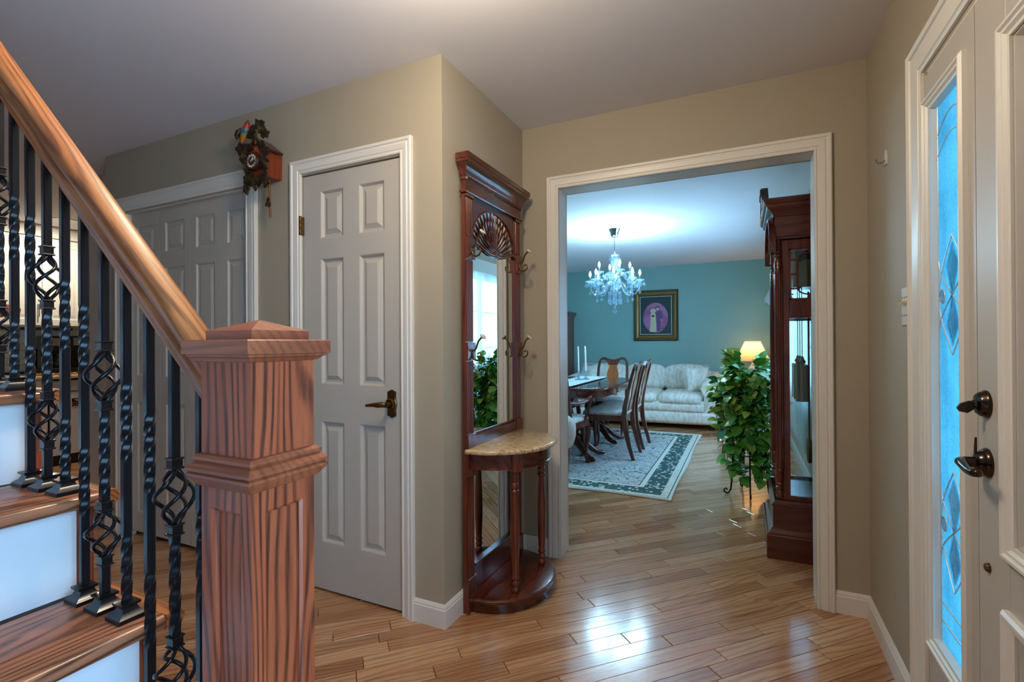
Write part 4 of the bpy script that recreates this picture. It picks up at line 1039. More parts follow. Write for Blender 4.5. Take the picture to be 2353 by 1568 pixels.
def arm_piece(name, r, zc, zs, sag, nb):
    """arm along +x with dish, candle sleeve, bulb and pendants; origin at the column"""
    a = G().tube([(.02, 0, zs+.045), (.05, 0, zs+.070), (.085, 0, zs+.050), (.12, 0, zs-.010), (.16, 0, zs-sag), (.205*r/.25, 0, zs-sag-.012), (r-.012, 0, zs-sag+.035), (r, 0, zc-.012)], .0085, 8).mesh(name, M['crystal'], 60)
    arm = mesh_obj(name, a)
    def sub(nm, g, mt, sm=50):
        o = mesh_obj(nm, g.mesh(nm, mt, sm)); o.parent = arm; return o
    sub('drip_dish', G().lathe([(.006, zc-.014), (.018, zc-.010), (.040, zc+.006), (.052, zc+.010), (.050, zc+.016), (.030, zc+.008), (.012, zc+.004), (.014, zc+.020), (0, zc+.020)], (r, 0, 0), 12), M['crystal'])
    sub('candle_sleeve', G().lathe([(.008, zc+.018), (.008, zc+.062), (0, zc+.063)], (r, 0, 0), 10), M['crystal'])
    sub('bulb', G().lathe([(.005, zc+.062), (.010, zc+.070), (.0135, zc+.086), (.011, zc+.102), (.005, zc+.118), (0, zc+.126)], (r, 0, 0), 10), M['bulb'], 70)
    g = G()
    for i in range(6):
        b = PI/3*i+.3; pendant(g, r+.050*math.cos(b), .050*math.sin(b), zc+.008, 1)
    pendant(g, r, 0, zc-.014, nb); pendant(g, r*.72, 0, zs-sag-.018, 2)
    g2 = sub('crystal_drops', g, M['crystal'], 40); g2['kind'] = 'stuff'
    return arm
def place_arm(a0, ang, first):
    arm = a0 if first else copy_tree(a0)
    arm.location = (CX, CY, 0); arm.rotation_euler = (0, 0, ang)
    arm.parent = ch; arm.matrix_parent_inverse = W(ch).inverted()
low = arm_piece('arm', .265, 1.865, 1.800, .060, 6)
for i in range(8): place_arm(low, 2*PI*i/8+.20, i == 0)
top_ = arm_piece('upper_arm', .172, 1.960, 1.905, .030, 4)
for i in range(4): place_arm(top_, 2*PI*i/4+.55, i == 0)
for i in range(12):
    a = 2*PI*i/12
    pendant(G(), CX+.066*math.cos(a), CY+.066*math.sin(a), 1.742, 4+(i % 2)*2).obj('crystal_strand', M['crystal'], ch, 40)
for i in range(6):
    a = 2*PI*i/6
    pendant(G(), CX+.050*math.cos(a), CY+.050*math.sin(a), 2.152, 1).obj('crystal_strand', M['crystal'], ch, 40)
pendant(G(), CX, CY, 1.722, 8).ball((CX, CY, 1.545), .026, 12).obj('centre_drop', M['crystal'], ch, 40)
for i in range(8):
    a = 2*PI*i/8+.20
    lamp('chandelier_bulb', 'POINT', (CX+.265*math.cos(a), CY+.265*math.sin(a), 1.955), 24, (.45, .80, 1), .015, ch)
for i in range(4):
    a = 2*PI*i/4+.55
    lamp('chandelier_bulb', 'POINT', (CX+.172*math.cos(a), CY+.172*math.sin(a), 2.05), 24, (.45, .80, 1), .015, ch)

# ------------------------------------------------------------------ framed portrait
pf = thing('framed_portrait', 'gold framed oval wedding portrait on teal wall', 'picture', (-1.30, YD, 1.63))
PX0, PX1, PZ0, PZ1 = -1.652, -.950, 1.226, 2.048
wal = lambda p, q, o: (p, YD-o, q)
M['gold'] = plain('gold_leaf', '#9c7a42', .35, .7, 0, .3, 40); M['gilt_dark'] = plain('dark_gilt', '#2c2a22', .45, .4, 0, .6, 60)
def ringf(i, pr, nm, mt): return G().sweep([(PX0+i, PZ0+i), (PX1-i, PZ0+i), (PX1-i, PZ1-i), (PX0+i, PZ1-i)], pr, wal, True).obj(nm, mt, pf, None)
ringf(0, [(0, .002), (0, .030), (.010, .040), (.030, .038), (.036, .030), (.036, .002)], 'outer_frame', M['gilt_dark'])
g = G()
for i in range(44):
    for x in (PX0+.020, PX1-.020): g.ball((x, YD-.036, PZ0+.02+(PZ1-PZ0-.04)*i/43), .009, 6, (1.1, .6, .8))
for i in range(36):
    for z in (PZ0+.020, PZ1-.020): g.ball((PX0+.02+(PX1-PX0-.04)*i/35, YD-.036, z), .009, 6, (.8, .6, 1.1))
g.obj('frame_beading', M['gold'], pf, 60)['kind'] = 'stuff'
ringf(.036, [(0, .002), (0, .034), (.012, .036), (.026, .026), (.040, .020), (.040, .002)], 'inner_frame', M['gold'])
ringf(.076, [(0, .002), (0, .016), (.022, .014), (.022, .002)], 'liner', M['gilt_dark'])
ringf(.098, [(0, .002), (0, .015), (.010, .015), (.010, .002)], 'fillet', plain('pale_fillet', '#b9bda8', .5))
mtm = plain('slate_green_mat', '#2f444a', .8); G().box(PX0+.10, PX1-.10, YD-.010, YD-.002, PZ0+.10, PZ1-.10).obj('mat_board', mtm, pf, None)
k = N('portrait_backdrop'); tc = k.n('TexCoord'); no = k.n('TexNoise', i_Vector=tc.outputs['Object'], i_Scale=4.0, i_Detail=3.0)
pr = k.set(k.ramp(no.outputs[0], [(.3, '#5d3868'), (.45, '#8d4a78'), (.6, '#a46a96'), (.75, '#5f4f84')]), .5)
pcx, pcz = -1.305, 1.60
def flat(nm, pts, mt, o): return G().prism(pts, YD-.0105-o, YD-.010, 'y').obj(nm, mt, pf, None)
flat('oval_print', [(pcx+.198*math.cos(2*PI*i/40), pcz+.245*math.sin(2*PI*i/40)) for i in range(40)], pr, .001)
sc2 = .2
cream, plum, skin_, hair_ = plain('print_cream', '#cfc7a6', .5), plain('print_plum', '#5a3a72', .5), plain('print_skin', '#d3ab98', .5), plain('print_hair', '#2c1d20', .5)
flat('print_suit', [(-1.255, 1.38), (-1.285, 1.38), (-1.29, 1.60), (-1.295, 1.68), (-1.275, 1.715), (-1.235, 1.715), (-1.20, 1.69), (-1.195, 1.61), (-1.205, 1.56), (-1.225, 1.55), (-1.23, 1.38)], plum, .002)
flat('print_groom_face', [(-1.270+.022*math.cos(2*PI*i/12), 1.742+.030*math.sin(2*PI*i/12)) for i in range(12)], skin_, .003)
flat('print_groom_hair', [(-1.295, 1.745), (-1.298, 1.775), (-1.27, 1.788), (-1.244, 1.775), (-1.242, 1.740), (-1.255, 1.765), (-1.285, 1.765)], hair_, .004)
flat('print_dress', [(-1.398, 1.37), (-1.290, 1.37), (-1.292, 1.50), (-1.300, 1.58), (-1.300, 1.64), (-1.315, 1.68), (-1.37, 1.68), (-1.388, 1.64), (-1.382, 1.58), (-1.385, 1.50)], cream, .003)
flat('print_bride_hat', [(-1.340+.045*math.cos(2*PI*i/14), 1.712+.036*math.sin(2*PI*i/14)) for i in range(14)], cream, .004)
flat('print_bride_face', [(-1.340+.019*math.cos(2*PI*i/12), 1.700+.027*math.sin(2*PI*i/12)) for i in range(12)], skin_, .005)
flat('print_bouquet', [(-1.345+.028*math.cos(2*PI*i/9), 1.628+.018*math.sin(2*PI*i/9)) for i in range(9)], plain('print_rose', '#5c2a38', .5), .005)
flat('print_hand', [(-1.225, 1.57), (-1.205, 1.575), (-1.202, 1.555), (-1.222, 1.545)], skin_, .004)

# ------------------------------------------------------------------ sofa
sf = thing('sofa', 'cream damask three-seat sofa against the teal wall', 'sofa', (-1.4, 7.6, 0))
SX0, SX1, SYF, SYB = -2.52, -.30, 7.07, 8.13
G().puff(SX0+.02, SX1-.02, SYF+.03, SYB, .075, .40, .03, 0, 4).obj('frame', M['sofa'], sf, 60)
G().puff(SX0+.02, SX1-.02, SYF, SYF+.14, .075, .235, .035, .012, 8).obj('front_skirt', M['sofa'], sf, 60)
G().puff(SX0+.20, SX1-.20, SYF-.005, SYF+.14, .235, .36, .04, .012, 8).obj('front_rail', M['sofa'], sf, 60)
ax = (SX1-SX0-.44)/3
for i in range(3):
    a = SX0+.22+ax*i
    G().puff(a+.004, a+ax-.004, SYF-.015, SYB-.22, .33, .485, .07, .02, 10).obj('seat_cushion', M['sofa'], sf, 60)
    G().puff(a-.02, a+ax+.02, SYB-.34, SYB-.06, .46, .835, .11, .03, 10).obj('back_cushion', M['sofa'], sf, 60)
G().puff(SX0+.04, SX1-.04, SYB-.12, SYB+.03, .20, .76, .06, 0, 6).obj('back_frame', M['sofa'], sf, 60)
for x in (SX0+.11, SX1-.11):
    G().puff(x-.10, x+.10, SYF+.02, SYB-.02, .08, .55, .05, 0, 6).obj('arm_panel', M['sofa'], sf, 60)
    rr = G().tube([(x, SYF+.0, .56), (x, SYF+.02, .56), (x, SYF+.35, .585), (x, SYB-.10, .62), (x, SYB-.05, .62)], [.115, .125, .125, .125, .10], 18).obj('arm_roll', M['sofa'], sf, 60)
for x in (SX0+.1, SX1-.1):
    for y in (SYF+.08, SYB-.1): G().lathe([(.030, 0), (.034, .03), (.028, .08)], (x, y, 0), 10).obj('foot', M['black'], sf)
def pillow(x, y, z, s, rz, tilt, label, cat='pillow'):
    p = thing('throw_pillow', label, cat, (x, y, z), 'cream pillows on the sofa')
    q = G(); n = 10; vs = []; fs = []
    for sd in (1, -1):
        for i in range(n+1):
            for j in range(n+1):
                u, v = -1+2*i/n, -1+2*j/n; pin = 1-.10*(1-u*u)*(abs(v)**2)-.0
                vs.append((u*s/2*(1-.08*(1-v*v)), sd*.065*((1-u**4)*(1-v**4))**.6, v*s/2*(1-.08*(1-u*u))))
    m = (n+1)**2
    for b in (0, m):
        for i in range(n):
            for j in range(n): fs.append((b+i*(n+1)+j, b+(i+1)*(n+1)+j, b+(i+1)*(n+1)+j+1, b+i*(n+1)+j+1))
    T_ = Matrix.Translation((x, y, z)) @ Matrix.Rotation(rz, 4, 'Z') @ Matrix.Rotation(tilt, 4, 'X')
    G().add(vs, fs).xf(T_).obj('pillow_case', M['sofa'], p, 60)
    f_ = G()
    for sd in range(4):
        for i in range(26):
            t = -1+2*i/25; u, v = [(t, -1), (1, t), (t, 1), (-1, t)][sd]; d = [(0, -1), (1, 0), (0, 1), (-1, 0)][sd]
            a = Vector((u*s/2, 0, v*s/2)); b = a+Vector((d[0]*.03+rnd.uniform(-.006, .006), rnd.uniform(-.01, .01), d[1]*.03))
            f_.tube([a, b], [.003, .0015], 4)
    f_.xf(T_).obj('fringe', M['sofa'], p)['kind'] = 'stuff'
pillow(-.60, 7.50, .665, .36, .55, -.28, 'fringed cream pillow leaning on the sofa arm by the plant')
pillow(-2.20, 7.45, .68, .36, -.5, -.28, 'fringed cream pillow leaning on the sofa arm by the cabinet')

# end table and lamp
et = thing('end_table', 'small wooden end table beside the sofa under a lit lamp', 'table', (.10, 7.85, 0))
G().box(-.14, .38, 7.58, 8.10, .525, .555, .006).obj('table_top', M['mah_x'], et)
G().box(-.12, .36, 7.60, 8.08, .40, .525, .003).obj('drawer_case', M['mah_x'], et)
for x in (-.11, .35):
    for y in (7.61, 8.07): G().tube([(x, y, .42), (x, y, .2), (x, y, 0)], [.022, .018, .014], 8).obj('leg', M['mah_z'], et)
lp = thing('table_lamp', 'table lamp with lit pleated cream shade behind the plant', 'lamp', (.11, 7.86, .555))
G().lathe([(.085, .556), (.09, .57), (.05, .59), (.03, .62), (.06, .68), (.075, .75), (.05, .83), (.022, .87), (.012, .90), (.012, .96)], (.11, 7.86, 0), 18).obj('lamp_base', M['porcelain'], lp, 50)
k = N('pleated_shade'); k.set('#f0cfa4', .8); tr_ = k.n('BsdfTranslucent'); tr_.inputs[0].default_value = lin('#f6d2a2'); mxs = k.n('MixShader'); mxs.inputs[0].default_value = .8
k.l(k.b.outputs[0], mxs.inputs[1]); k.l(tr_.outputs[0], mxs.inputs[2]); k.l(mxs.outputs[0], k.out.inputs['Surface']); M['shade'] = k.m
g = G(); n = 96; vs = []
for z, r in ((.925, .225), (1.205, .100)):
    for i in range(n): rr = r+(.003 if i % 2 else -.003); a = 2*PI*i/n; vs.append((.11+rr*math.cos(a), 7.86+rr*math.sin(a), z))
g.add(vs, [(i, (i+1) % n, n+(i+1) % n, n+i) for i in range(n)]); g.obj('lamp_shade', M['shade'], lp, None)
G().ball((.11, 7.86, 1.03), .03, 10, (1, 1, 1.3)).obj('bulb', glow('warm_bulb', '#ffd9a0', 6), lp, 60)
lamp('table_lamp_bulb', 'POINT', (.11, 7.86, 1.09), 2.2, (1, .72, .42), .04, lp)

# china cabinet mostly hidden by the door casing
cc = thing('china_cabinet', 'dark mahogany china cabinet at the end of the teal wall', 'cabinet', (-2.8, 8.0, 0))
G().box(-2.94, -2.69, 7.86, 8.21, .02, 1.66, .004).obj('carcass', M['mah_z'], cc)
G().sweep([(-2.69, 8.21), (-2.69, 7.86), (-2.94, 7.86)], [(0, 1.62), (.012, 1.63), (.02, 1.66), (.045, 1.69), (.045, 1.72), (0, 1.72)], lambda p, q, o: (p, q, o)).obj('cornice', M['mah_y'], cc)
G().box(-2.92, -2.71, 7.845, 7.86, .85, 1.60, .003).obj('door', M['mah_z'], cc)
for z in (.95, 1.45): G().lathe([(.006, z-.03), (.006, z+.03)], (-2.70, 7.85, 0), 8).obj('hinge', M['brass'], cc)
# club chair just inside the opening, hidden by the casing except its arm
cl = thing('club_chair', 'cream damask rolled-arm club chair just inside the doorway', 'armchair', (-1.72, 3.30, 0))
G().puff(-2.12, -1.30, 2.95, 3.72, .04, .40, .04, 0, 6).obj('base', M['sofa'], cl, 60)
G().puff(-1.98, -1.245, 3.12, 3.55, .36, .50, .06, .015, 8).obj('seat_cushion', M['sofa'], cl, 60)
G().puff(-2.15, -1.93, 2.95, 3.72, .30, .86, .08, .02, 8).obj('back', M['sofa'], cl, 60)
for y in (3.02, 3.66):
    G().tube([(-2.05, y, .50), (-1.6, y, .50), (-1.34, y, .50), (-1.27, y, .498), (-1.225, y, .495), (-1.205, y, .495)], [.13, .135, .14, .135, .11, .05], 18).obj('arm_roll', M['sofa'], cl, 60)
    G().puff(-2.05, -1.295, y-.09, y+.09, .02, .50, .04, 0, 5).obj('arm_panel', M['sofa'], cl, 60)
# ------------------------------------------------------------------ plant and its stand
PXc, PYc = .03, 4.30
sd = thing('plant_stand', 'black iron plant stand with scrolled feet', 'plant stand', (PXc, PYc, 0))
for a in (3.55, 4.75, 5.9, 1.9):
    ca, sa = math.cos(a), math.sin(a)
    rz_ = [(.10, .66), (.115, .55), (.125, .35), (.135, .12), (.145, .04), (.160, .012), (.180, .008), (.196, .020), (.196, .038), (.182, .046), (.172, .036)]
    G().tube([(PXc+r*ca, PYc+r*sa, z) for r, z in rz_], .0065, 8).obj('leg', M['iron'], sd, 60)
for z, r in ((.655, .105), (.32, .126)):
    G().tube([(PXc+r*math.cos(2*PI*i/24), PYc+r*math.sin(2*PI*i/24), z) for i in range(25)], .005, 6).obj('ring', M['iron'], sd, 60)
k = N('pothos_leaf'); tc = k.n('TexCoord'); no = k.n('TexNoise', i_Vector=tc.outputs['Object'], i_Scale=16.0, i_Detail=3.0); oi = k.n('ObjectInfo')
c = k.ramp(k.math('ADD', k.math('MULTIPLY', oi.outputs['Random'], .6), k.math('MULTIPLY', no.outputs[0], .5)), [(.2, '#21662c'), (.40, '#3c8e38'), (.60, '#6cb044'), (.80, '#b2d05e'), (1, '#dce89a')])
k.b.inputs['Subsurface Weight'].default_value = 0
M['leaf'] = k.set(c, .22, 0, .3)
M['vine'] = plain('vine_stem', '#3f5a20', .5)
pot = thing('pothos_plant', 'bushy trailing green pothos plant on iron stand by the clock', 'plant', (PXc, PYc, .66))
G().lathe([(.085, .662), (.105, .70), (.125, .80), (.130, .82), (.120, .825), (.112, .81), (0, .80)], (PXc, PYc, 0), 24).obj('pot', plain('dark_pot', '#28323c', .4), pot, 50)
def leaf_mesh(i, bend):
    half = [(0, 0), (.26, -.06), (.42, .06), (.46, .25), (.38, .50), (.22, .76), (0, 1.0)]
    vs = []
    for j, (x, y) in enumerate(half):
        z = -bend*y*y
        vs += [(x, y, z+.10*x), (-x, y, z+.10*x), (0, y*.98 if 0 < j < 6 else y, z)]
    fs = []
    for j in range(6):
        a, b = j*3, j*3+3
        fs += [(a, b, b+2, a+2), (a+2, b+2, b+1, a+1)]
    return G().add(vs, fs).mesh('leaf', M['leaf'], 60)
LM = [leaf_mesh(i, b) for i, b in enumerate((.12, .25, .4))]
leaves = []; vines = G()
for vi in range(70):
    a = rnd.uniform(0, 2*PI)
    if rnd.random() < .25: a = rnd.uniform(2.6, 4.6)
    r1 = rnd.uniform(.10, .27); ztop = rnd.uniform(.88, 1.07)-r1*.35; zend = rnd.choice((rnd.uniform(.62, .85), rnd.uniform(.35, .7), rnd.uniform(.10, .4)))
    if vi < 13: r1 *= .6; ztop = rnd.uniform(1.0, 1.11); zend = ztop-.06
    if vi % 5 == 0 and vi >= 13: a = rnd.uniform(3.3, 5.9); r1 = rnd.uniform(.10, .20); zend = rnd.uniform(.07, .22)
    lean = .10*max(0, (.75-zend)); x1 = PXc; pts = []
    for j in range(12):
        t = j/11
        if t < .35: s = t/.35; r = .05+(r1-.05)*s; z = .80+(ztop-.80)*math.sin(s*PI/2)
        else: s = (t-.35)/.65; r = r1*(1-.35*s*max(0, .9-zend))+.015*math.sin(9*s+vi); z = ztop+(zend-ztop)*s**1.25
        pts.append((PXc+r*math.cos(a+.25*t)+lean*t*.3, PYc+r*math.sin(a+.25*t)*.95, z))
    vines.tube(pts, .0028, 5)
    nl = max(3, int((abs(ztop-.8)+abs(ztop-zend))/.046))
    for q_ in range(nl):
        t = .22+.78*(q_+rnd.random()*.6)/nl; j = min(10, int(t*11)); f_ = t*11-j
        p = Vector(pts[j]).lerp(Vector(pts[j+1]), min(1, f_))
        o_ = Vector((math.cos(a+.25*t+rnd.uniform(-1.0, 1.0)), math.sin(a+.25*t+rnd.uniform(-1.0, 1.0)), 0)).normalized()
        tip = (o_*rnd.uniform(.5, 1.0)+Vector((0, 0, rnd.uniform(-.9, .35) if vi >= 13 else rnd.uniform(-.3, .9)))).normalized()
        nrm = (Vector((0, 0, 1))*.9+o_*.7+Vector((rnd.uniform(-.4, .4), rnd.uniform(-.7, .1), 0)))
        nrm = (nrm-tip*nrm.dot(tip)).normalized(); sidev = tip.cross(nrm)
        s = rnd.uniform(.058, .098)
        mtx = Matrix(((sidev.x, tip.x, nrm.x, 0), (sidev.y, tip.y, nrm.y, 0), (sidev.z, tip.z, nrm.z, 0), (0, 0, 0, 1)))
        q0 = p+tip*.012
        if q0.x + s*.6*abs(tip.x) > .26 and q0.y < 3.9: continue
        leaves.append((q0.y+.6*q0.x - .3*q0.z, Matrix.Translation(q0) @ mtx @ Matrix.Diagonal((s, s, s, 1))))
leaves.sort(key=lambda e: e[0])
vo_ = vines.obj('vine', M['vine'], pot, 60); vo_['kind'] = 'stuff'
rest = G()
for i, (_, mt) in enumerate(leaves):
    me = LM[i % 3]
    if i < 300:
        o = bpy.data.objects.new('leaf', me); COL.objects.link(o); o.parent = pot; o.matrix_parent_inverse = W(pot).inverted(); o.matrix_basis = mt
    else: rest.add([mt @ v.co for v in me.vertices], [tuple(p.vertices) for p in me.polygons])
if rest.v: rest.obj('leaf_remainder', M['leaf'], pot, 60)['kind'] = 'stuff'

# ------------------------------------------------------------------ grandfather clock (front faces -x, near side faces the hall)
gc = thing('grandfather_clock', 'tall dark mahogany grandfather clock with glass sides inside the doorway', 'clock', (.29, 3.36, 0))
GB = X2-.022; g0, g1 = 3.07, 3.66
def tier(name, x0, y0, y1, z0, z1, b=.003): return G().box(x0, GB, y0, y1, z0, z1, b).obj(name, M['mah_x'], gc)
def skirt(name, x0, y0, y1, prof):
    return G().sweep([(GB, y0), (x0, y0), (x0, y1), (GB, y1)], [(-u, v) for u, v in prof][::1], lambda p, q, o: (p, q, o)).obj(name, M['mah_x'], gc, 30)
tier('plinth', .108, g0, g1, 0, .122)
def inv(pr): return [(-u, v) for u, v in pr]
def skirt2(name, x0, y0, y1, prof):
    """moulding around near side, front and far side; u = outward"""
    return G().sweep([(GB, y1), (x0, y1), (x0, y0), (GB, y0)], prof_out(prof), lambda p, q, o: (p, q, o)).obj(name, M['mah_x'], gc, 30)
def prof_out(pr): return [(-u, v) for u, v in pr]
skirt2('plinth_moulding', .140, g0+.032, g1-.032, [(0, .120), (.032, .120), (.034, .128), (.030, .136), (.022, .140), (.016, .152), (.006, .166), (0, .170)])
tier('base_block', .140, g0+.032, g1-.032, .12, .290)
skirt2('base_moulding', .150, g0+.042, g1-.042, [(0, .286), (.014, .287), (.016, .296), (.010, .304), (.002, .312), (0, .318)])
T0, T1, TX = g0+.055, g1-.055, .170
G().box(TX, GB, T0, T1, .29, .335, .002).obj('trunk_floor', M['mah_x'], gc)
G().box(GB-.012, GB, T0, T1, .33, 1.78).obj('back_panel', M['mah_z'], gc)
for y, nm in ((T0, 'near'), (T1-.02, 'far')):
    s = G()
    for x0, x1, z0, z1 in ((TX+.004, .229, .33, 1.78), (.425, GB-.012, .33, 1.78), (.229, .425, .33, .348), (.229, .425, 1.335, 1.437), (.229, .425, 1.722, 1.78)): s.box(x0, x1, y, y+.02, z0, z1, .0015)
    so = s.obj('side_frame', M['mah_z'], gc)
    for z0, z1 in ((.345, 1.338), (1.435, 1.725)): G().box(.227, .427, y+.009, y+.012, z0, z1).obj('side_pane', M['clearglass'], so, None)
    # fretwork: moulded frame with curved tracery
    fw = G(); yy = y+.003
    fw.box(.229, .238, y, y+.006, 1.437, 1.722).box(.416, .425, y, y+.006, 1.437, 1.722).box(.229, .425, y, y+.006, 1.437, 1.446).box(.229, .425, y, y+.006, 1.713, 1.722)
    xa, xb = .272, .382
    for x in (xa, xb): fw.box(x-.004, x+.004, y, y+.006, 1.50, 1.66)
    for z in (1.50, 1.580, 1.66): fw.box(.236, xa, y, y+.006, z-.004, z+.004).box(xb, .418, y, y+.006, z-.004, z+.004)
    fw.box(.323, .331, y, y+.006, 1.69, 1.716).box(.323, .331, y, y+.006, 1.444, 1.47)
    for s_ in (1, -1):
        c0 = 1.58+s_*.08
        fw.tube([(xa+(xb-xa)*(.5-.5*math.cos(PI*i/12)), yy, c0+s_*.034*math.sin(PI*i/12)) for i in range(13)], .0042, 6)
        for x in (xa+.009, xb-.009): fw.ball((x, yy, c0-s_*.006), .007, 8)
    fw.obj('fretwork', M['mah_z'], so, 40)
# front door of the trunk
fd = G()
for y0, y1, z0, z1 in ((T0+.05, T0+.10, .35, 1.33), (T1-.10, T1-.05, .35, 1.33), (T0+.10, T1-.10, .35, .40), (T0+.10, T1-.10, 1.28, 1.33)): fd.box(TX+.004, TX+.024, y0, y1, z0, z1, .002)
fdo = fd.obj('front_door', M['mah_z'], gc); G().box(TX+.012, TX+.015, T0+.095, T1-.095, .395, 1.285).obj('pane', M['clearglass'], fdo, None)
G().box(TX+.004, TX+.02, T0, T0+.05, .33, 1.78).box(TX+.004, TX+.02, T1-.05, T1, .33, 1.78).box(TX+.004, TX+.02, T0, T1, 1.33, 1.42).obj('front_stiles', M['mah_z'], gc)
# corner columns with turned ends and reeding
colp = [(.018, .335), (.018, .372), (.014, .376), (.021, .384), (.021, .392), (.014, .398), (.019, .406), (.019, .412), (.014, .418), (.020, .428), (.022, .45), (.019, .475), (.022, .482), (.022, .488), (.0185, .492), (.0185, 1.585), (.022, 1.590), (.022, 1.596), (.018, 1.602), (.022, 1.63), (.018, 1.66), (.014, 1.675), (.020, 1.683), (.020, 1.690), (.014, 1.697), (.021, 1.705), (.021, 1.715), (.018, 1.72), (.018, 1.78)]
for y in (T0-.004, T1+.004):
    co = G().lathe(colp, (TX+.006, y, 0), 20).obj('corner_column', M['mah_z'], gc, 45)
    for i in range(10):
        a = 2*PI*i/10; G().tube([(TX+.006+.0185*math.cos(a), y+.0185*math.sin(a), .495), (TX+.006+.0185*math.cos(a), y+.0185*math.sin(a), 1.583)], .0045, 6).obj('reed', M['mah_z'], co, 60)
# hood, cornice, pediment
skirt2('hood_moulding', TX-.006, T0-.022, T1+.022, [(0, 1.775), (.010, 1.776), (.012, 1.784), (.004, 1.790), (0, 1.792)])
tier('hood_block', TX-.012, T0-.026, T1+.026, 1.785, 1.905)
skirt2('cornice', TX-.012, T0-.026, T1+.026, [(0, 1.900), (.006, 1.902), (.010, 1.915), (.022, 1.935), (.036, 1.948), (.040, 1.956), (.040, 1.964), (.048, 1.970), (.056, 1.984), (.058, 1.994), (.050, 1.998), (0, 1.998)])
ym = (g0+g1)/2
for s in (-1, 1):
    neck = [(ym+s*.305, 1.985), (ym+s*.25, 1.990), (ym+s*.19, 2.010), (ym+s*.14, 2.050), (ym+s*.10, 2.100), (ym+s*.07, 2.125), (ym+s*.045, 2.115), (ym+s*.04, 2.09), (ym+s*.06, 2.06), (ym+s*.09, 2.02), (ym+s*.10, 1.985)]
    pn = G().prism(neck, .098, .135, 'x').obj('swan_neck', M['mah_y'], gc, 30)
    G().lathe([(0, .090), (.022, .092), (.026, .098), (.026, .105)], (0, ym+s*.062, 2.098), 14, 'x').obj('rosette', M['mah_y'], pn, 50)
    nk = [(ym+s*.300, 1.700), (ym+s*.300, 1.79), (ym+s*.26, 1.86), (ym+s*.17, 1.92), (ym, 1.945), (ym, 1.925), (ym+s*.16, 1.90), (ym+s*.24, 1.845), (ym+s*.278, 1.79), (ym+s*.278, 1.700)]
    G().prism(nk, .128, .162, 'x').obj('hood_arch', M['mah_y'], gc, 30)
G().lathe([(.014, 1.998), (.014, 2.02), (.02, 2.03), (.012, 2.04), (.024, 2.07), (.020, 2.095), (.008, 2.115), (0, 2.135)], (.12, ym, 0), 12).obj('finial', M['mah_z'], gc, 50)
dl = G().box(TX+.01, TX+.016, T0+.06, T1-.06, 1.44, 1.76).obj('dial_plate', M['brass'], gc)
G().lathe([(0, TX+.008), (.125, TX+.008), (.13, TX+.011)], (0, ym, 1.60), 32, 'x').obj('dial', M['porcelain'], dl)
# works: weights, chime rods, pendulum
for y in (ym-.12, ym, ym+.12):
    wt = G().lathe([(.006, 1.12), (.012, 1.10), (.020, 1.09), (.010, 1.07), (.0, 1.07)], (.30, y, 0), 12).obj('weight', M['brass'], gc, 50)
    G().lathe([(0, 1.072), (.034, 1.072), (.034, .862), (0, .862)], (.30, y, 0), 24).obj('shell', M['brass'], wt, 40)
    G().tube([(.30, y, 1.115), (.30, y, 1.52)], .0025, 5).obj('cable', M['brass'], wt)
ps = G().tube([(.345, ym, 1.5), (.345, ym, .62)], .005, 6).obj('pendulum', M['brass'], gc)
G().lathe([(0, .332), (.07, .336), (.075, .345), (.07, .354), (0, .358)], (0, ym, .56), 28, 'x').obj('bob', M['brass'], ps, 50)
for i in range(5):
    G().tube([(.415, ym-.1+.05*i, 1.50), (.415, ym-.1+.05*i, .78-.05*i+.2)], .003, 6).obj('chime_rod', M['bronze'], gc)
G().box(.24, .43, T0+.04, T1-.04, 1.44, 1.45).box(.25, .42, ym-.10, ym+.10, 1.52, 1.68, .004).obj('movement', M['brass'], gc)

# ------------------------------------------------------------------ dining window with sheers
w2 = struct(thing('window_2', 'white framed dining room window behind sheer curtains', None, (X2, 5.4, WZ0)))
g = G().box(X2, .60, WY0, WY0+.03, WZ0, WZ1).box(X2, .60, WY1-.03, WY1, WZ0, WZ1).box(X2, .60, WY0, WY1, WZ0, WZ0+.03).box(X2, .60, WY0, WY1, WZ1-.03, WZ1).obj('frame', M['trim'], w2, None)
for i in range(3):
    a = WY0+.03+(WY1-WY0-.06)*i/3; b = WY0+.03+(WY1-WY0-.06)*(i+1)/3
    sh_ = G().sweep([(a, WZ0+.03), (b, WZ0+.03), (b, WZ1-.03), (a, WZ1-.03)], [(0, -.05), (.04, -.05), (.04, -.085), (0, -.085)], right_to, True).obj('sash', M['trim'], w2, None)
    for z in (1.15, 1.57): G().box(X2+.055, X2+.075, a+.03, b-.03, z-.008, z+.008).obj('muntin', M['trim'], sh_, None)
    G().box(X2+.066, X2+.069, a+.03, b-.03, WZ0+.05, WZ1-.05).obj('pane', M['clearglass'], sh_, None)
trim('trim_7', G().sweep([(WY0, WZ0), (WY1, WZ0), (WY1, WZ1), (WY0, WZ1)], [(-u, v) for u, v in casing_profile(.08)], right_to, True))
k = N('sheer'); k.t.nodes.remove(k.b); tl = k.n('BsdfTranslucent'); tl.inputs[0].default_value = (.80, .90, .96, 1); df = k.n('BsdfDiffuse'); df.inputs[0].default_value = (.80, .88, .92, 1); tp = k.n('BsdfTransparent')
a1 = k.n('MixShader'); a1.inputs[0].default_value = .4; k.l(tl.outputs[0], a1.inputs[1]); k.l(df.outputs[0], a1.inputs[2])
a2 = k.n('MixShader'); a2.inputs[0].default_value = .45; k.l(a1.outputs[0], a2.inputs[1]); k.l(tp.outputs[0], a2.inputs[2]); k.l(a2.outputs[0], k.out.inputs['Surface']); M['sheer'] = k.m
cu = thing('sheer_curtain', 'white gathered sheer curtains over the dining window', 'curtain', (X2-.06, 5.4, .35))
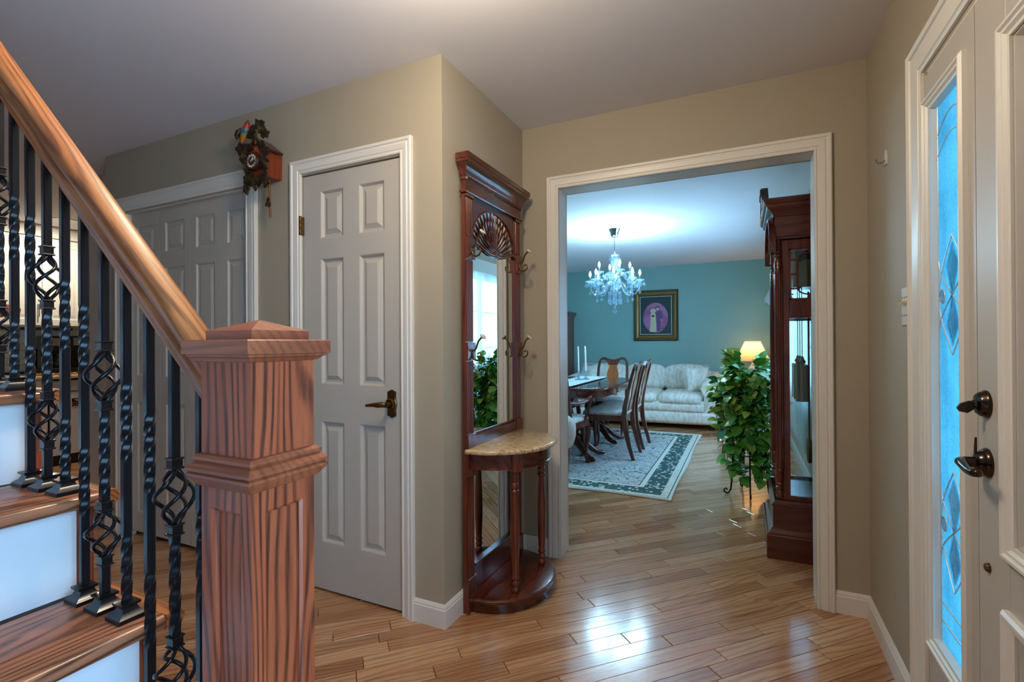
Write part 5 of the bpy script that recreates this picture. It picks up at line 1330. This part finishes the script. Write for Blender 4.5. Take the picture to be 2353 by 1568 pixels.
def drape(y0, y1, z0, z1, x, amp, n, nm):
    g = G(); vs = []
    for j in range(9):
        t = j/8
        for i in range(n+1):
            s = i/n; y = y0+(y1-y0)*s; vs.append((x+amp*(.5+.5*t)*math.sin(s*n*.55+.4*math.sin(5*s)), y, z1+(z0-z1)*t))
    g.add(vs, [(j*(n+1)+i, j*(n+1)+i+1, (j+1)*(n+1)+i+1, (j+1)*(n+1)+i) for j in range(8) for i in range(n)])
    return g.obj(nm, M['sheer'], cu, 70)
drape(WY0-.06, 5.42, .35, 2.0, X2-.060, .018, 110, 'panel'); drape(5.46, WY1+.06, .35, 2.0, X2-.060, .018, 110, 'panel')
va = thing('window_valance', 'white moulded valance box above the dining window', 'valance', (X2, 5.4, 2.02))
G().sweep([(X2, WY1+.14), (X2-.13, WY1+.14), (X2-.13, WY0-.14), (X2, WY0-.14)], [(0, 1.985), (.010, 1.985), (.012, 2.03), (.022, 2.05), (.026, 2.08), (.045, 2.11), (.045, 2.125), (0, 2.125)][::-1], lambda p, q, o: (p, q, o)).obj('valance_board', M['trim'], va, 30)
jb = thing('swag_jabot', 'pale pleated swag hanging at the far end of the window', 'curtain', (X2-.1, 6.95, 1.65))
g = G(); vs = []; n = 24
for i in range(n+1):
    s = i/n; x = X2-.02-.235*s; zb = 1.62+.06*s+.02*math.sin(s*16); zt_ = 2.10-.36*max(0, s-.25)/.75
    yw = 6.96+.022*math.sin(s*22)
    for j in range(6): vs.append((x, yw+.01*math.sin(j*2+s*5), zt_+(zb-zt_)*j/5))
g.add(vs, [(i*6+j, (i+1)*6+j, (i+1)*6+j+1, i*6+j+1) for i in range(n) for j in range(5)]).obj('pleats', M['sheer'], jb, 70)

# ------------------------------------------------------------------ kitchen seen through the balusters
M['cab'] = paint('cream_cabinet_paint', '#dcd5c6', .4, .03, 60)
def shaker(parent, x, y0, y1, z0, z1, mat):
    """raised-panel door facing +x"""
    to_ = lambda p, q, o: (x+o, p, q)
    d = leaf('door', parent, mat, y0, y1, z0, z1, [(y0+.055, y1-.055, z0+.06, z1-.06)], to_, .018)
    panel(d, mat, y0+.055, y1-.055, z0+.06, z1-.06, to_, .007, .02); return d
uc = thing('upper_cabinet', 'cream kitchen wall cabinet with crown moulding', 'cabinet', (-6.69, 2.3, 1.40))
G().box(-6.86, -6.522, 1.76, 2.83, 1.40, 2.33).obj('carcass', M['cab'], uc, None)
for y0, y1 in ((1.77, 2.115), (2.12, 2.465), (2.47, 2.825)):
    dd = shaker(uc, -6.502, y0, y1, 1.415, 2.30, M['cab'])
    if y1 == 2.465:
        G().tube([(-6.500, y1-.03, 1.50), (-6.474, y1-.03, 1.505), (-6.474, y1-.03, 1.625), (-6.500, y1-.03, 1.63)], .005, 6).obj('handle', M['chrome'], dd)
G().sweep([(-6.86, 2.83), (-6.50, 2.83), (-6.50, 1.76)], [(0, 2.325), (.006, 2.325), (.010, 2.345), (.03, 2.39), (.045, 2.41), (.05, 2.435), (0, 2.435)][::1], lambda p, q, o: (p, q, o)).obj('crown', M['cab'], uc, 30)
wk = bpy.data.objects['wall_kitchen']
tile_m = plain('glazed_tile', '#c3cbd0', .2); band_m = plain('blue_tile_band', '#2f4a68', .2)
tm = G().box(0, .008, -.048, .048, -.036, .036, .003).mesh('tile', tile_m); bmh = G().box(0, .009, -.048, .048, -.014, .014, .003).mesh('tile', band_m)
for j in range(6):
    for i in range(11):
        o = mesh_obj('tile', tm, wk); o.location = (-6.86, 1.82+.1*i+(.05 if j % 2 else 0), .967+.0755*j-.02+.02)
for i in range(11):
    for z in (1.382, .918+.004):
        o = mesh_obj('tile', bmh, wk); o.location = (-6.86, 1.82+.1*i, z)
ct = thing('kitchen_counter', 'pale stone kitchen worktop under the tiled backsplash', 'countertop', (-6.5, 2.3, .87))
G().box(-6.845, -6.185, 1.5, 2.86, .872, .905, .006).obj('slab', M['granite'], ct)
bc = thing('base_cabinet', 'cream kitchen base cabinet beside the dishwasher', 'cabinet', (-6.5, 2.0, 0))
G().box(-6.84, -6.225, 1.5, 2.40, .09, .870).obj('carcass', M['cab'], bc, None)
for y0, y1 in ((1.51, 1.95), (1.96, 2.395)):
    dr = G().box(-6.224, -6.206, y0, y1, .72, .86, .002).obj('drawer', M['cab'], bc)
    G().lathe([(.006, -6.206), (.014, -6.19), (0, -6.182)], (0, (y0+y1)/2+.14, .79), 10, 'x').obj('knob', M['bronze'], dr)
    shaker(bc, -6.206, y0, y1, .10, .71, M['cab'])
G().box(-6.80, -6.27, 1.5, 2.40, 0, .09).obj('toe_kick', M['black'], bc)
dw = thing('dishwasher', 'white dishwasher with black trim and an orange clean magnet', 'dishwasher', (-6.5, 2.7, 0))
G().box(-6.84, -6.225, 2.41, 2.99, .09, .868).obj('body', M['black'], dw, None)
M['dwf'] = plain('white_enamel', '#d7dde4', .25)
G().box(-6.225, -6.200, 2.415, 2.985, .105, .735, .004).obj('front_panel', M['dwf'], dw)
G().box(-6.225, -6.196, 2.415, 2.985, .742, .850, .004).obj('control_panel', plain('grey_enamel', '#b7bdc2', .3), dw)
G().box(-6.80, -6.25, 2.41, 2.99, 0, .10).obj('toe_kick', M['black'], dw)
mg = G().box(-6.200, -6.197, 2.585, 2.735, .585, .665, .001).obj('magnet_sign', M['black'], dw)
orange = plain('orange_print', '#d9691e', .5)
def text(body, size, loc, mat, parent, nm):
    c_ = bpy.data.curves.new(nm, 'FONT'); c_.body = body; c_.size = size; c_.align_x = 'CENTER'; c_.extrude = .0003
    t_ = bpy.data.objects.new(nm, c_); COL.objects.link(t_); bpy.context.view_layer.update()
    me = bpy.data.meshes.new_from_object(t_.evaluated_get(bpy.context.evaluated_depsgraph_get())); bpy.data.objects.remove(t_)
    me.materials.clear(); me.materials.append(mat)
    M_ = Matrix.Translation(loc) @ Matrix(((0, 0, 1, 0), (1, 0, 0, 0), (0, 1, 0, 0), (0, 0, 0, 1)))
    me.transform(M_); return mesh_obj(nm, me, parent)
text('CLEAN', .048, (-6.1966, 2.66, .592), orange, mg, 'lettering')
g = G()
for y0, y1, z in ((2.605, 2.655, .648), (2.665, 2.715, .648), (2.615, 2.64, .638)): g.box(-6.197, -6.1964, y0, y1, z, z+.005)
g.obj('small_print', M['white'], mg, None)
cb = thing('cutting_board', 'patterned wooden board under the coffee maker', 'cutting board', (-6.5, 2.55, .905))
k = N('checker_wood'); tc = k.n('TexCoord'); cka = k.n('TexChecker', i_Vector=tc.outputs['Object'], i_Scale=34.0); cka.inputs[1].default_value = lin('#c89a52'); cka.inputs[2].default_value = lin('#6e4a20'); bm_ = k.set(cka.outputs[0], .4)
G().box(-6.62, -6.33, 2.40, 2.78, .906, .924, .003).obj('board', bm_, cb)
cm = thing('coffee_maker', 'black drip coffee maker with glass carafe on kitchen counter', 'coffee maker', (-6.48, 2.58, .924))
G().box(-6.60, -6.36, 2.43, 2.76, .925, .975, .008).obj('base', M['black'], cm)
G().box(-6.60, -6.42, 2.43, 2.52, .975, 1.16, .006).box(-6.60, -6.50, 2.43, 2.75, .975, 1.18, .006).box(-6.60, -6.44, 2.68, 2.75, .975, 1.16, .006).obj('column', M['black'], cm)
hd = G().prism([(2.43, 1.15), (2.70, 1.15), (2.78, 1.20), (2.765, 1.29), (2.75, 1.305), (2.43, 1.305)], -6.60, -6.37, 'x').obj('brew_head', M['black'], cm)
G().box(-6.372, -6.366, 2.50, 2.62, 1.20, 1.28, .002).box(-6.372, -6.366, 2.67, 2.75, 1.21, 1.285, .002).obj('display', M['chrome'], hd)
G().lathe([(.045, .977), (.062, .99), (.066, 1.03), (.055, 1.08), (.042, 1.10), (.046, 1.115), (.0, 1.12)], (-6.44, 2.60, 0), 20).obj('carafe', M['crystal'], cm, 50)
G().tube([(-6.39, 2.60, 1.10), (-6.355, 2.60, 1.09), (-6.352, 2.60, 1.03), (-6.378, 2.60, 1.01)], .007, 6).obj('carafe_handle', M['black'], cm)
pn = thing('pantry_cabinet', 'tall cream pantry cabinet at the end of the closet wall', 'cabinet', (-4.08, 2.2, 0))
G().box(-4.378, -3.785, 1.93, 2.55, 0, 2.35).obj('carcass', M['cab'], pn, None)
G().sweep([(-4.378, 2.55), (-4.378, 1.93), (-3.785, 1.93)], [(0, 2.33), (.006, 2.335), (.012, 2.36), (.03, 2.40), (.04, 2.412), (.042, 2.436), (0, 2.436)][::1], lambda p, q, o: (p, q, o)).obj('crown', M['cab'], pn, 30)
to_ = lambda p, q, o: (p, 1.912-o, q)
for z0, z1 in ((.11, 1.18), (1.20, 2.30)):
    d_ = leaf('door', pn, M['cab'], -4.18, -3.80, z0, z1, [(-4.12, -3.86, z0+.06, z1-.06)], to_, .018); panel(d_, M['cab'], -4.12, -3.86, z0+.06, z1-.06, to_, .007, .02)
for x, y, wt_, lb in ((-6.03, 2.465, 10, 'round recessed downlight in the kitchen ceiling before the wall cabinets'),):
    dl_ = thing('recessed_light', lb, 'ceiling light', (x, y, H))
    G().lathe([(.085, H-.001), (.102, H-.001), (.104, H-.006), (.085, H-.004)], (x, y, 0), 32).obj('trim_ring', M['white'], dl_)
    G().lathe([(0, H-.003), (.084, H-.003), (.084, H-.001)], (x, y, 0), 32).obj('lens', glow('warm_downlight', '#ffe9a8', 2), dl_)
    lamp('downlight', 'AREA', (x, y, H-.012), wt_, (1, .92, .78), .16, dl_)

# ------------------------------------------------------------------ hall ceiling lamp just above the view
k = N('frosted_dome'); k.set('#fff3dc', .4); k.b.inputs['Emission Color'].default_value = lin('#ffe6c4'); k.b.inputs['Emission Strength'].default_value = 3.0
def flush_lamp(x, y, watts, label):
    hl = thing('ceiling_lamp_offscreen', label, 'ceiling light', (x, y, H))
    G().lathe([(0, H), (.15, H), (.155, H-.015), (.14, H-.028), (0, H-.03)], (x, y, 0), 32).obj('lamp_pan', M['brass'], hl, 50)
    G().lathe([(.135, H-.028), (.128, H-.055), (.10, H-.085), (.055, H-.102), (0, H-.107)], (x, y, 0), 32).obj('glass_dome_offscreen', k.m, hl, 60)
    lamp('hall_bulb_offscreen', 'POINT', (x, y, H-.19), watts, (1, .86, .64), .10, hl)
flush_lamp(-.70, 1.00, 15, 'round frosted flush-mount lamp on the hall ceiling before the closet door')
